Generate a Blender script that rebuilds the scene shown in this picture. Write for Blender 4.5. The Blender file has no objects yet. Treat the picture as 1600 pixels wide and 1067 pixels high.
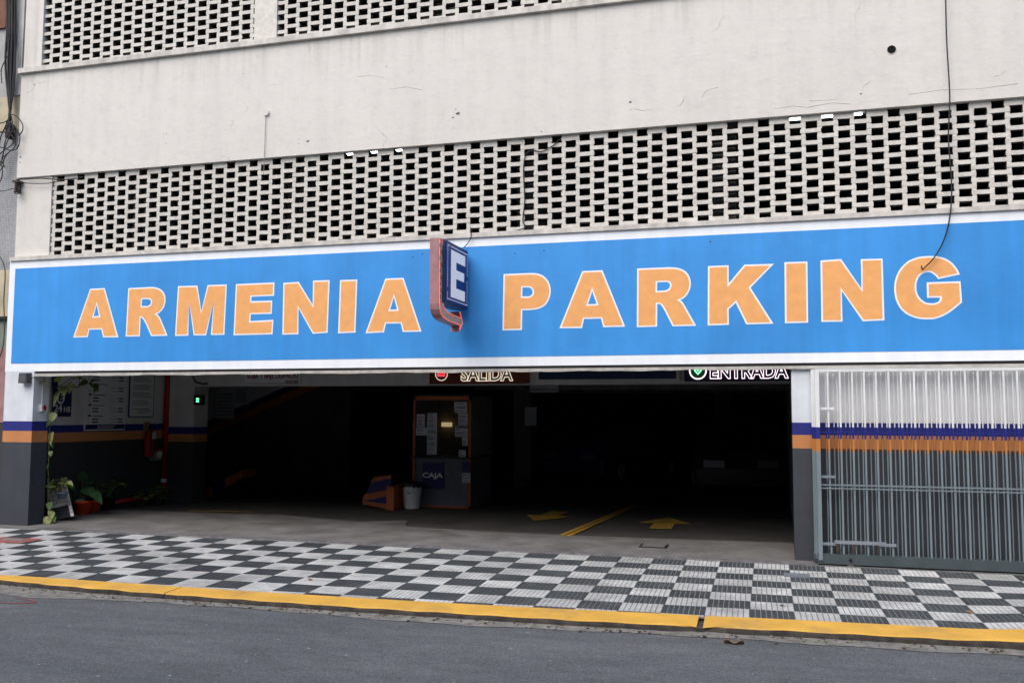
import bpy, bmesh, math, random
from mathutils import Vector, Matrix
from mathutils.geometry import tessellate_polygon
random.seed(7)
S = bpy.context.scene
COL = S.collection

# ------------------------------------------------------------------ camera
F, YAW, PITCH, ROLL = 1429.44, math.radians(15.764), math.radians(4.485), math.radians(0.203)
CAM = Vector((0.0, -11.0, 1.64))
cy, sy, cp, sp, cr, sr = math.cos(YAW), math.sin(YAW), math.cos(PITCH), math.sin(PITCH), math.cos(ROLL), math.sin(ROLL)
W_ = Vector((-sy*cp, cy*cp, sp)); r_ = Vector((cy, sy, 0)); u_ = r_.cross(W_)
R_ = cr*r_ + sr*u_; U_ = -sr*r_ + cr*u_
cd = bpy.data.cameras.new('camera'); cam = bpy.data.objects.new('camera', cd); COL.objects.link(cam)
cam.matrix_world = Matrix(((R_.x, U_.x, -W_.x, CAM.x), (R_.y, U_.y, -W_.y, CAM.y), (R_.z, U_.z, -W_.z, CAM.z), (0, 0, 0, 1)))
cd.sensor_width = 36; cd.sensor_fit = 'HORIZONTAL'; cd.lens = F/1600*36; cd.clip_end = 600; cd.clip_start = .1
S.camera = cam

# ------------------------------------------------------------------ light
SUN_EL, SUN_AZ = math.radians(50), math.radians(197)     # compass style, from +Y clockwise: street side, a little left
w = bpy.data.worlds.new('World'); S.world = w; w.use_nodes = True
nt = w.node_tree; bg = nt.nodes['Background']; sky = nt.nodes.new('ShaderNodeTexSky')
sky.sky_type = 'NISHITA'; sky.sun_disc = False; sky.sun_elevation = SUN_EL; sky.sun_rotation = SUN_AZ
sky.air_density = 1.0; sky.dust_density = 3.0; sky.ozone_density = 1.0
nt.links.new(sky.outputs[0], bg.inputs[0]); bg.inputs[1].default_value = .12
sl = bpy.data.lights.new('sun', 'SUN'); so = bpy.data.objects.new('sun', sl); COL.objects.link(so)
sl.energy = 1.2; sl.angle = math.radians(60); sl.color = (1, .965, .92)
sdir = Vector((math.sin(SUN_AZ)*math.cos(SUN_EL), math.cos(SUN_AZ)*math.cos(SUN_EL), math.sin(SUN_EL)))
so.rotation_euler = sdir.to_track_quat('Z', 'Y').to_euler()
S.view_settings.view_transform = 'Standard'; S.view_settings.look = 'None'
S.view_settings.gamma = 1; S.view_settings.use_curve_mapping = False
S.view_settings.exposure = 0.84

# ------------------------------------------------------------------ pixel helpers (photo pixels of 1600 x 1067)
def ray(a): return W_ + (a[0]-800)/F*R_ + (533.5-a[1])/F*U_
def onY(a, Y): d = ray(a); return CAM + d*((Y-CAM.y)/d.y)
def onX(a, X): d = ray(a); return CAM + d*((X-CAM.x)/d.x)
def onG(a, s=0.0, z0=0.0): d = ray(a); return CAM + d*((z0+s*CAM.y-CAM.z)/(d.z-s*d.y))

# ------------------------------------------------------------------ materials
def nodes(m):
    m.use_nodes = True; t = m.node_tree
    return t, t.nodes, t.links, t.nodes['Principled BSDF']
def noise(N, L, scale, detail=4, vec=None, rough=.55, mapscale=None):
    n = N.new('ShaderNodeTexNoise'); n.inputs['Scale'].default_value = scale; n.inputs['Detail'].default_value = detail
    n.inputs['Roughness'].default_value = rough
    if vec is None:
        g = N.new('ShaderNodeNewGeometry'); vec = g.outputs['Position']
    if mapscale:
        mp = N.new('ShaderNodeMapping'); mp.inputs['Scale'].default_value = mapscale; L.new(vec, mp.inputs[0]); vec = mp.outputs[0]
    L.new(vec, n.inputs['Vector']); return n.outputs['Fac']
def ramp(N, L, fac, stops, interp='LINEAR'):
    r = N.new('ShaderNodeValToRGB'); r.color_ramp.interpolation = interp
    e = r.color_ramp.elements
    while len(e) < len(stops): e.new(1)
    for i, (p, c) in enumerate(stops):
        e[i].position = p; e[i].color = (c, c, c, 1) if not hasattr(c, '__len__') else (c[0], c[1], c[2], 1)
    L.new(fac, r.inputs[0]); return r.outputs[0]
def mul(N, L, a, b, fac=1.0):
    m = N.new('ShaderNodeMixRGB'); m.blend_type = 'MULTIPLY'; m.inputs[0].default_value = fac
    L.new(a, m.inputs[1]); L.new(b, m.inputs[2]); return m.outputs[0]
def mix(N, L, f, a, b):
    m = N.new('ShaderNodeMixRGB'); L.new(f, m.inputs[0])
    for i, v in ((1, a), (2, b)):
        if hasattr(v, '__len__'): m.inputs[i].default_value = (v[0], v[1], v[2], 1)
        else: L.new(v, m.inputs[i])
    return m.outputs[0]
def bump(N, L, B, h, strength, dist=.01):
    b = N.new('ShaderNodeBump'); b.inputs['Strength'].default_value = strength; b.inputs['Distance'].default_value = dist
    L.new(h, b.inputs['Height']); L.new(b.outputs[0], B.inputs['Normal'])
MATS = {}
def mat(name, c, rough=.7, var=.12, scale=6, bmp=.15, bscale=60, metal=0.0, dirt=0.0, dirtc=(.08, .07, .06), streak=0.0, rnd=0.0, spec=.35):
    if name in MATS: return MATS[name]
    m = bpy.data.materials.new(name); t, N, L, B = nodes(m)
    B.inputs['Roughness'].default_value = rough; B.inputs['Metallic'].default_value = metal
    B.inputs['Specular IOR Level'].default_value = spec
    f = noise(N, L, scale, 5)
    col = ramp(N, L, f, [(.3, [v*(1-var) for v in c]), (.7, [min(1, v*(1+var)) for v in c])])
    if dirt:
        d = noise(N, L, scale*.45, 8, rough=.7)
        df = ramp(N, L, d, [(.5, 0.0), (.75, dirt)])
        col = mix(N, L, df, col, dirtc)
    if streak:
        d = noise(N, L, 1.0, 5, mapscale=(7, 7, .45))
        col = mul(N, L, col, ramp(N, L, d, [(.35, 1-streak), (.6, 1.0)]))
    if rnd:
        o = N.new('ShaderNodeObjectInfo'); col = mul(N, L, col, ramp(N, L, o.outputs['Random'], [(0, 1-rnd), (1, 1.0)]))
    L.new(col, B.inputs['Base Color'])
    if bmp: bump(N, L, B, noise(N, L, bscale, 4), bmp)
    MATS[name] = m; return m
def emit(name, c, strength):
    if name in MATS: return MATS[name]
    m = bpy.data.materials.new(name); t, N, L, B = nodes(m)
    B.inputs['Base Color'].default_value = (*c, 1); B.inputs['Emission Color'].default_value = (*c, 1); B.inputs['Emission Strength'].default_value = strength
    MATS[name] = m; return m
def banded(name, z0, z1, z2, lo=(.052, .06, .072), org=(.56, .235, .09), blu=(.021, .027, .21), hi=(.70, .745, .80), rough=.6, dirt=.35, scuff=True):
    m = bpy.data.materials.new(name); t, N, L, B = nodes(m); B.inputs['Roughness'].default_value = rough; B.inputs['Specular IOR Level'].default_value = .3
    g = N.new('ShaderNodeNewGeometry'); s = N.new('ShaderNodeSeparateXYZ'); L.new(g.outputs['Position'], s.inputs[0])
    d = N.new('ShaderNodeMath'); d.operation = 'DIVIDE'; d.inputs[1].default_value = 3.0; L.new(s.outputs['Z'], d.inputs[0])
    col = ramp(N, L, d.outputs[0], [(0, lo), (z0/3, org), (z1/3, blu), (z2/3, hi)], 'CONSTANT')
    col = mul(N, L, col, ramp(N, L, noise(N, L, 3.0, 6), [(.3, .82), (.7, 1.0)]))
    col = mul(N, L, col, ramp(N, L, noise(N, L, 1, 5, mapscale=(9, 9, .6)), [(.35, .94), (.6, 1.0)]))
    if scuff:
        sc = ramp(N, L, noise(N, L, 2.2, 9, rough=.75, mapscale=(1, 1, 5)), [(.66, 0.0), (.72, .55)])
        low = ramp(N, L, d.outputs[0], [(0, 1.0), (.42, .0)])
        mm = N.new('ShaderNodeMath'); mm.operation = 'MULTIPLY'; L.new(sc, mm.inputs[0]); L.new(low, mm.inputs[1])
        col = mix(N, L, mm.outputs[0], col, (.3, .3, .3))
    L.new(col, B.inputs['Base Color']); bump(N, L, B, noise(N, L, 45, 5), .18)
    MATS[name] = m; return m
def plaster(name, c, crack=.5):
    m = bpy.data.materials.new(name); t, N, L, B = nodes(m); B.inputs['Roughness'].default_value = .85; B.inputs['Specular IOR Level'].default_value = .2
    col = ramp(N, L, noise(N, L, .8, 6), [(.25, [v*.93 for v in c]), (.75, c)])
    col = mul(N, L, col, ramp(N, L, noise(N, L, 1.0, 6, mapscale=(5, 5, .3)), [(.3, .95), (.55, 1.0)]))
    col = mul(N, L, col, ramp(N, L, noise(N, L, 5.5, 8, rough=.7), [(.28, .91), (.5, 1.0)]))
    g0 = N.new('ShaderNodeNewGeometry'); s0 = N.new('ShaderNodeSeparateXYZ'); L.new(g0.outputs['Position'], s0.inputs[0])
    mr_ = N.new('ShaderNodeMapRange'); mr_.inputs['From Min'].default_value = 6.15; mr_.inputs['From Max'].default_value = 6.74; L.new(s0.outputs['Z'], mr_.inputs['Value'])
    st0 = ramp(N, L, noise(N, L, 1.0, 7, mapscale=(6, 6, .22), rough=.65), [(.50, 0.0), (.72, .55)])
    gm0 = N.new('ShaderNodeMath'); gm0.operation = 'MULTIPLY'; L.new(mr_.outputs[0], gm0.inputs[0]); L.new(st0, gm0.inputs[1])
    col = mix(N, L, gm0.outputs[0], col, (.36, .34, .31))
    # small chips where dark render shows
    col = mix(N, L, ramp(N, L, noise(N, L, 6.5, 3), [(.775, 0.0), (.79, .8)]), col, (.16, .14, .12))
    # a few hairline cracks
    v = N.new('ShaderNodeTexVoronoi'); v.feature = 'DISTANCE_TO_EDGE'; v.inputs['Scale'].default_value = .55
    g = N.new('ShaderNodeNewGeometry'); nz = N.new('ShaderNodeTexNoise'); nz.inputs['Scale'].default_value = 2.5; nz.inputs['Detail'].default_value = 6
    L.new(g.outputs['Position'], nz.inputs['Vector'])
    va = N.new('ShaderNodeVectorMath'); va.operation = 'MULTIPLY_ADD'; va.inputs[1].default_value = (.8, .8, .8)
    L.new(nz.outputs['Color'], va.inputs[0]); L.new(g.outputs['Position'], va.inputs[2]); L.new(va.outputs[0], v.inputs['Vector'])
    cm = ramp(N, L, v.outputs['Distance'], [(.0, 1.0), (.006, 0.0)]); mk = ramp(N, L, noise(N, L, .9, 3), [(.55, 0.0), (.64, crack)])
    mm = N.new('ShaderNodeMath'); mm.operation = 'MULTIPLY'; L.new(cm, mm.inputs[0]); L.new(mk, mm.inputs[1])
    col = mix(N, L, mm.outputs[0], col, (.3, .27, .25))
    L.new(col, B.inputs['Base Color'])
    a = N.new('ShaderNodeMath'); a.operation = 'ADD'; L.new(noise(N, L, 9, 8, rough=.65), a.inputs[0]); L.new(noise(N, L, 2.2, 5, mapscale=(1, 1, 2)), a.inputs[1])
    bump(N, L, B, a.outputs[0], .28, .02)
    MATS[name] = m; return m

# ------------------------------------------------------------------ mesh building
class MB:
    def __init__(s): s.v = []; s.f = []; s.m = []
    def face(s, pts, mi=0):
        b = len(s.v); s.v += [tuple(p) for p in pts]; s.f.append(tuple(range(b, b+len(pts)))); s.m.append(mi); return s
    def box(s, x0, x1, y0, y1, z0, z1, mi=0):
        b = len(s.v)
        s.v += [(x0, y0, z0), (x1, y0, z0), (x1, y1, z0), (x0, y1, z0), (x0, y0, z1), (x1, y0, z1), (x1, y1, z1), (x0, y1, z1)]
        for q in ((0, 3, 2, 1), (4, 5, 6, 7), (0, 1, 5, 4), (1, 2, 6, 5), (2, 3, 7, 6), (3, 0, 4, 7)):
            s.f.append(tuple(b+i for i in q)); s.m.append(mi)
        return s
    def obox(s, c, ax, ay, az, hx, hy, hz, mi=0):
        b = len(s.v); c = Vector(c)
        for k in (-1, 1):
            for (i, j) in ((-1, -1), (1, -1), (1, 1), (-1, 1)): s.v.append(tuple(c + ax*hx*i + ay*hy*j + az*hz*k))
        for q in ((0, 3, 2, 1), (4, 5, 6, 7), (0, 1, 5, 4), (1, 2, 6, 5), (2, 3, 7, 6), (3, 0, 4, 7)):
            s.f.append(tuple(b+i for i in q)); s.m.append(mi)
        return s
    def tube(s, pts, r, n=6, mi=0, cap=True):
        pts = [Vector(p) for p in pts]; rings = []
        up = Vector((.31, .47, .83)).normalized()
        for i, p in enumerate(pts):
            t = (pts[min(i+1, len(pts)-1)]-pts[max(i-1, 0)])
            t = t.normalized() if t.length > 1e-9 else Vector((0, 0, 1))
            a = t.cross(up)
            if a.length < 1e-3: a = t.cross(Vector((1, 0, 0)))
            a.normalize(); b = t.cross(a); rr = r[i] if hasattr(r, '__len__') else r
            base = len(s.v)
            for k in range(n):
                an = 2*math.pi*k/n; s.v.append(tuple(p + a*math.cos(an)*rr + b*math.sin(an)*rr))
            rings.append(base)
        for i in range(len(rings)-1):
            for k in range(n):
                k2 = (k+1) % n
                s.f.append((rings[i]+k, rings[i]+k2, rings[i+1]+k2, rings[i+1]+k)); s.m.append(mi)
        if cap:
            s.f.append(tuple(rings[0]+k for k in range(n))[::-1]); s.m.append(mi)
            s.f.append(tuple(rings[-1]+k for k in range(n))); s.m.append(mi)
        return s
    def lathe(s, c, prof, n=20, mi=0, cap0=True, cap1=True):
        rings = []
        for (r, z) in prof:
            rings.append(len(s.v)); s.v += [(c[0]+r*math.cos(2*math.pi*k/n), c[1]+r*math.sin(2*math.pi*k/n), c[2]+z) for k in range(n)]
        for i in range(len(rings)-1):
            for k in range(n):
                k2 = (k+1) % n; s.f.append((rings[i]+k, rings[i]+k2, rings[i+1]+k2, rings[i+1]+k)); s.m.append(mi)
        if cap0: s.f.append(tuple(rings[0]+k for k in range(n))[::-1]); s.m.append(mi)
        if cap1: s.f.append(tuple(rings[-1]+k for k in range(n))); s.m.append(mi)
        return s
    def prism(s, loops, fn0, fn1, mi=0, side=None, back=True):
        """loops: list of 2D loops (outer first, then holes); fn0/fn1 map a 2D point to the front / back 3D point"""
        flat = [p for l in loops for p in l]
        tris = tessellate_polygon([[Vector((p[0], p[1], 0)) for p in l] for l in loops])
        b = len(s.v); n = len(flat); s.v += [tuple(fn0(p)) for p in flat]; s.v += [tuple(fn1(p)) for p in flat]
        for t in tris:
            s.f.append(tuple(b+i for i in t)); s.m.append(mi)
            if back: s.f.append(tuple(b+n+i for i in reversed(t))); s.m.append(mi)
        o = 0
        for l in loops:
            k = len(l)
            for i in range(k):
                j = (i+1) % k; s.f.append((b+o+i, b+o+j, b+n+o+j, b+n+o+i)); s.m.append(mi if side is None else side)
            o += k
        return s
    def mesh(s, name, mats, smooth=False, fix=True):
        me = bpy.data.meshes.new(name); me.from_pydata(s.v, [], s.f)
        for m in (mats if isinstance(mats, (list, tuple)) else [mats]): me.materials.append(m)
        me.polygons.foreach_set('material_index', s.m)
        if fix:
            bm = bmesh.new(); bm.from_mesh(me); bmesh.ops.recalc_face_normals(bm, faces=bm.faces); bm.to_mesh(me); bm.free()
        if smooth: me.polygons.foreach_set('use_smooth', [True]*len(me.polygons))
        me.update(); return me
    def obj(s, name, mats, parent=None, smooth=False, fix=True): return link(name, s.mesh(name, mats, smooth, fix), parent)
def link(name, data, parent=None):
    o = bpy.data.objects.new(name, data); COL.objects.link(o)
    if parent is not None:
        o.parent = parent; o.matrix_parent_inverse = Matrix.Translation(-PW[parent.name]) if parent.name in PW else Matrix()
    return o
PW = {}
def thing(name, label, cat, loc=(0, 0, 0), group=None):
    o = bpy.data.objects.new(name, None); COL.objects.link(o); o.location = loc; o.empty_display_size = .1
    PW[o.name] = Vector(loc); tag(o, label, cat, group); return o
def tag(o, label, cat, group=None):
    o['label'] = label; o['category'] = cat
    if group: o['group'] = group
    return o
def struct(o): o['kind'] = 'structure'; return o
def stuff(o): o['kind'] = 'stuff'; return o
FACE = Matrix.Rotation(math.pi/2, 4, 'X')                                   # text facing the street
SIDE = Matrix.Rotation(math.pi/2, 4, 'Z') @ Matrix.Rotation(math.pi/2, 4, 'X')   # text on the left wall, facing +X
def text(name, s, size, m, parent, loc, rot=FACE, bold=0.0, extrude=.001, align='CENTER', outline=0.0, sx=1.0, width=None):
    c = bpy.data.curves.new(name, 'FONT'); c.body = s; c.size = size; c.align_x = align; c.align_y = 'BOTTOM_BASELINE'
    c.resolution_u = 3
    if outline: c.fill_mode = 'NONE'; c.bevel_depth = outline; c.bevel_resolution = 0; c.offset = bold
    else: c.extrude = extrude; c.offset = bold
    tmp = bpy.data.objects.new('tmp', c); COL.objects.link(tmp)
    bpy.context.view_layer.update()
    me = bpy.data.meshes.new_from_object(tmp.evaluated_get(bpy.context.evaluated_depsgraph_get()))
    bpy.data.objects.remove(tmp); bpy.data.curves.remove(c)
    xs = [v.co.x for v in me.vertices]
    if width and xs: sx = width/(max(xs)-min(xs))
    me.transform(Matrix.Translation(loc) @ rot @ Matrix.Diagonal((sx, 1, 1, 1)))
    me.materials.clear(); me.materials.append(m); me.name = name
    return link(name, me, parent)
def inset(loop, d):
    """offset a closed 2D loop to its left by d"""
    n = len(loop); out = []
    for i in range(n):
        p0, p1, p2 = Vector(loop[i-1]), Vector(loop[i]), Vector(loop[(i+1) % n])
        a = (p1-p0).normalized(); b = (p2-p1).normalized()
        na = Vector((-a.y, a.x)); nb = Vector((-b.y, b.x)); k = 1+na.dot(nb)
        mvec = (na+nb)/max(k, .25); out.append(tuple(p1+mvec*d))
    return out
def area(l): return sum(l[i-1][0]*l[i][1]-l[i][0]*l[i-1][1] for i in range(len(l)))/2
def smoothstep(t): t = max(0, min(1, t)); return t*t*(3-2*t)

# shared materials
M_wall = plaster('wall_plaster', (.675, .648, .608))
M_sill = mat('sill_plaster', (.60, .57, .53), .85, .14, 8, .3, 40, dirt=.45, dirtc=(.25, .24, .2), streak=.2)
M_brick = mat('painted_brick', (.64, .613, .565), .85, .12, 14, .5, 55, dirt=.25, dirtc=(.33, .30, .25), rnd=.13)
M_shade = mat('painted_shade_brick', (.075, .068, .06), .95, .25, 14, .4, 55)  # shade inside the lattice openings, put into the colour as a dark tone
M_mortar = mat('painted_mortar', (.60, .575, .53), .9, .15, 20, .5, 70)
M_signwhite = mat('white_wall_paint', (.82, .86, .91), .6, .03, 3, .12, 30, streak=.05)
M_blue = mat('blue_wall_paint', (.041, .285, .72), .5, .06, 1.6, .16, 26, streak=.07)
t = M_blue.node_tree; B = t.nodes['Principled BSDF']; src = B.inputs['Base Color'].links[0].from_socket
t.links.new(mul(t.nodes, t.links, src, ramp(t.nodes, t.links, noise(t.nodes, t.links, .55, 7, rough=.6), [(.3, .86), (.6, 1.03)])), B.inputs['Base Color'])
t.links.new(ramp(t.nodes, t.links, noise(t.nodes, t.links, 1.2, 5), [(.3, .38), (.7, .62)]), B.inputs['Roughness'])
M_orange = mat('orange_letter_paint', (.80, .385, .135), .55, .06, 9, .2, 30)
M_letterwhite = mat('white_letter_paint', (.84, .85, .86), .55, .02, 5, .1, 40)
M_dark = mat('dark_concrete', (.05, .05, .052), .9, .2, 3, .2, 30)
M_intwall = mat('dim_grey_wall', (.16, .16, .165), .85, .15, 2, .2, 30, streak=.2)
M_intwhite = mat('interior_white_paint', (.55, .55, .56), .8, .08, 3, .2, 30, streak=.1)
M_black = mat('black_plastic', (.012, .012, .013), .5, .1, 10, .05)
M_cable = mat('black_cable_rubber', (.018, .018, .02), .6, .2, 10, 0)
M_whitemetal = mat('white_painted_metal', (.62, .62, .60), .45, .1, 8, .1, dirt=.25, dirtc=(.2, .15, .1))
M_paper = mat('paper', (.46, .48, .51), .9, .08, 6, 0)
M_board = mat('white_board', (.62, .64, .67), .5, .04, 5, 0)
M_ink = mat('dark_ink', (.02, .02, .03), .7, .1, 9, 0)
M_navy = mat('navy_print', (.012, .014, .10), .5, .08, 6, 0)
M_red = mat('red_enamel', (.33, .012, .012), .4, .12, 8, .05)
M_intorange = mat('orange_enamel', (.33, .085, .018), .5, .15, 6, .1)

# ------------------------------------------------------------------ ground
SL = .02
def rampz(X, Y): return .10*smoothstep((X-1.45)/1.5)*max(0, min(1, (-Y-1.2)/1.6))
def zs(X, Y): return SL*Y + rampz(X, Y)
inner_px = [(0, 899), (62.5, 902), (150, 908), (250, 917), (400, 927), (600, 939), (800, 950), (950, 956), (1090, 963), (1240, 968.5), (1400, 978), (1540, 985)]
outer_px = [(0, 909), (100, 914), (250, 929), (400, 938), (600, 951.5), (800, 963), (950, 971), (1090, 979), (1200, 983), (1400, 992), (1540, 1000)]
def curve(px):
    p = [onG(a, SL) for a in px]; p.insert(0, p[0]+(p[0]-p[2])*2.2); p.append(p[-1]+Vector((4, .02, 0)))
    return [(q.x, q.y) for q in p]
def relax(poly, n=4):
    for _ in range(n): poly = [poly[0]]+[(b[0], .25*a[1]+.5*b[1]+.25*c[1]) for a, b, c in zip(poly, poly[1:], poly[2:])]+[poly[-1]]
    return poly
IN, OUT = relax(curve(inner_px)), relax(curve(outer_px))
def yat(poly, X):
    if X <= poly[0][0]: return poly[0][1]
    for (a, b), (c, d) in zip(poly, poly[1:]):
        if a <= X <= c: return b+(d-b)*(X-a)/(c-a)
    return poly[-1][1]
ROADZ = -.125
M_asphalt = None
def asphalt():
    m = bpy.data.materials.new('asphalt'); t, N, L, B = nodes(m); B.inputs['Roughness'].default_value = .85; B.inputs['Specular IOR Level'].default_value = .35
    col = ramp(N, L, noise(N, L, 1.3, 6, mapscale=(.5, 1.6, 1)), [(.3, (.092, .102, .110)), (.7, (.132, .142, .148))])
    col = mul(N, L, col, ramp(N, L, noise(N, L, 140, 3), [(.33, .5), (.62, 1.25)]))
    col = mul(N, L, col, ramp(N, L, noise(N, L, 42, 5, rough=.75), [(.3, .62), (.7, 1.35)]))
    col = mul(N, L, col, ramp(N, L, noise(N, L, 5, 7, rough=.7, mapscale=(.5, 1.5, 1)), [(.3, .80), (.7, 1.18)]))
    col = mix(N, L, ramp(N, L, noise(N, L, 75, 2), [(.685, 0.0), (.73, .8)]), col, (.27, .27, .27))
    col = mix(N, L, ramp(N, L, noise(N, L, 17, 2), [(.735, 0.0), (.75, .9)]), col, (.42, .41, .38))
    L.new(col, B.inputs['Base Color']); bump(N, L, B, noise(N, L, 120, 4), .7, .006)
    return m
M_asphalt = asphalt()
M_ground = mat('ground_concrete', (.14, .14, .14), .9, .15, 1, .2)
struct(MB().face([(-120, -140, -.22), (120, -140, -.22), (120, 120, -.22), (-120, 120, -.22)]).obj('ground', M_ground))
b = MB(); NX = 90
for i in range(NX):
    xa, xb = -40+80*i/NX, -40+80*(i+1)/NX
    b.face([(xa, -18, ROADZ), (xb, -18, ROADZ), (xb, yat(OUT, xb)-.10, ROADZ), (xa, yat(OUT, xa)-.10, ROADZ)])
struct(b.obj('road', M_asphalt))
# concrete gutter strip beside the kerb
b = MB(); NX = 110
for i in range(NX):
    xa, xb = -16+24*i/NX, -16+24*(i+1)/NX
    wa = .15+.04*math.sin(xa*1.7)+.02*math.sin(xa*7.1) + .16*smoothstep((-5.9-xa)/1.0)
    wb = .15+.04*math.sin(xb*1.7)+.02*math.sin(xb*7.1) + .16*smoothstep((-5.9-xb)/1.0)
    b.face([(xa, yat(OUT, xa)-wa, ROADZ+.004), (xb, yat(OUT, xb)-wb, ROADZ+.004), (xb, yat(OUT, xb)+.05, ROADZ+.012), (xa, yat(OUT, xa)+.05, ROADZ+.012)])
struct(b.obj('gutter', mat('gutter_concrete', (.19, .185, .17), .9, .35, 9, .5, 50, dirt=.7, dirtc=(.07, .065, .055))))

# kerb: three long stones, the joint beside the last is broken open
kerb = bpy.data.objects.new('kerb', None); COL.objects.link(kerb); struct(kerb)
M_kerb = [mat('yellow_kerb_paint', (.66, .37, .062), .7, .12, 4, .35, 30, dirt=.6, dirtc=(.30, .21, .10), spec=.3), mat('raw_kerb_stone', (.055, .048, .042), .9, .5, 9, .6, 30)]
J1, J2 = onG((262, 925), SL).x, onG((1094, 970), SL).x
for xa, xb in ((-15.0, J1-.006), (J1+.006, J2-.02), (J2+.03, 7.0)):
    b = MB(); n = max(8, int((xb-xa)/.09)); prev = None
    for i in range(n+1):
        X = xa+(xb-xa)*i/n; yi = yat(IN, X)+.02; yo = yat(OUT, X)+.003*math.sin(X*9)+.003*math.sin(X*23.7)+random.uniform(-.003, .003)
        zi = zs(X, yi)+.008; zo = zs(X, yo)+.004+.003*math.sin(X*13)
        chip = 0
        if xa > J2 and i < 3: chip = .05*(3-i)/3
        if xb < J2+.01 and xb > J1+1 and i > n-2: chip = .04*(i-n+2)/2
        pr = [(X, yi-chip*.3, zi-.2), (X, yi-chip*.3, zi), (X, yo+.03, zo-chip*.4), (X, yo+.008+chip, zo-.010-chip*.3), (X, yo+.004*math.sin(X*31)+chip, zo-.03-.005*math.sin(X*17)), (X, yo-.008, ROADZ-.05)]
        base = len(b.v); b.v += pr
        if prev is not None:
            for k in range(5): b.f.append((prev+k, prev+k+1, base+k+1, base+k)); b.m.append(0 if k in (1, 2) else 1)
        else: b.f.append(tuple(base+k for k in range(6))); b.m.append(1)
        prev = base
    b.f.append(tuple(prev+k for k in range(6))); b.m.append(1)
    b.obj('kerb_stone', M_kerb, kerb)

q_ = J2+.005; MB().box(q_-.03, q_+.04, yat(OUT, q_)+.02, yat(IN, q_), ROADZ-.02, SL*yat(IN, q_)-.028).obj('joint_fill', M_kerb[1], kerb)
# sidewalk: bed sheet + tiles
M_bed = mat('tile_grout', (.20, .20, .20), .9, .2, 10, .3, 60)
b = MB(); n = 100
for i in range(n):
    xa, xb = -16+23*i/n, -16+23*(i+1)/n
    row = []
    for X in (xa, xb):
        row.append([(X, y, zs(X, y)-.006) for y in (-.30, -1.2, -2.0, yat(IN, X)-.03)])
    for k in range(3): b.face([row[0][k+1], row[1][k+1], row[1][k], row[0][k]])
sidewalk = struct(b.obj('sidewalk', M_bed))
TX, TY, X0, Y0 = .3685, .3225, .163, -.352
def tile_mesh(name, m, bars=8):
    b = MB(); hx, hy = TX/2-.0025, TY/2-.0025
    b.box(-hx, hx, -hy, hy, -.03, 0, 1)
    p = 2*hx/bars
    for i in range(bars):
        a, c = -hx+p*i+.0035, -hx+p*(i+1)-.0035
        if i == 0: a = -hx
        if i == bars-1: c = hx
        base = len(b.v)
        b.v += [(a, -hy, 0.0), (c, -hy, 0.0), (c, hy, 0.0), (a, hy, 0.0), (a+.001, -hy+.002, .0036), (c-.001, -hy+.002, .0036), (c-.001, hy-.002, .0036), (a+.001, hy-.002, .0036)]
        for q in ((4, 5, 6, 7), (0, 1, 5, 4), (1, 2, 6, 5), (2, 3, 7, 6), (3, 0, 4, 7)): b.f.append(tuple(base+k for k in q)); b.m.append(0)
    return b.mesh(name, m, fix=False)
def tilemat(name, c, groove):
    m = mat(name, c, .8, .16, 7, .35, 90, dirt=.5, dirtc=(.16, .155, .15), rnd=.22, spec=.3)
    t = m.node_tree; N, L = t.nodes, t.links; B = N['Principled BSDF']; src = B.inputs['Base Color'].links[0].from_socket
    col = mul(N, L, src, ramp(N, L, noise(N, L, .9, 7, rough=.65), [(.3, .70), (.62, 1.08)]))
    col = mix(N, L, ramp(N, L, noise(N, L, 33, 3), [(.70, 0.0), (.74, .6)]), col, (.12, .115, .11))
    L.new(col, B.inputs['Base Color']); return m
M_tw, M_tb = tilemat('white_cement_tile', (.56, .565, .55), 0), tilemat('charcoal_cement_tile', (.054, .064, .070), 0)
M_gw, M_gb = mat('white_tile_groove', (.16, .16, .16), .9, .2, 20, 0), mat('dark_tile_groove', (.21, .22, .22), .9, .25, 20, 0)
TW, TB = tile_mesh('white_tile', [M_tw, M_gw]), tile_mesh('dark_tile', [M_tb, M_gb])
ntile = 0
extra = MB(); extra_dark = MB()
for j in range(-31, 8):
    for i in range(0, 9):
        xc = X0+TX*(j+.5); ty = TY+(.350-TY)*max(0, min(1.3, (X0-xc)/9.2)); ya, yb = Y0-ty*i, Y0-ty*(i+1)
        lim = yat(IN, xc)+.012
        if ya-lim < .03: continue
        fy = 1.0
        if yb < lim: yb = lim
        fy = (ya-yb)/TY
        yc = (ya+yb)/2
        dark = (i+j) % 2 == 0 and not (i == 8 and xc < -4.6)
        # the frame shows roughly this range only
        pv = Vector((xc, yc, zs(xc, yc)))-CAM
        u = 800+F*pv.dot(R_)/pv.dot(W_)
        if u < -90 or u > 1690: continue
        o = link('tile', TB if dark else TW, sidewalk)
        dzx = (zs(xc+.1, yc)-zs(xc-.1, yc))/.2; dzy = (zs(xc, yc+.1)-zs(xc, yc-.1))/.2
        o.rotation_euler = (math.atan(dzy)+random.gauss(0, .004), -math.atan(dzx)+random.gauss(0, .004), random.gauss(0, .002)+i*.0033)
        o.location = (xc+random.gauss(0, .001), yc, zs(xc, yc)+random.gauss(0, .0012)); o.scale = (1, fy, 1); ntile += 1
print('tiles', ntile)
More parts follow.
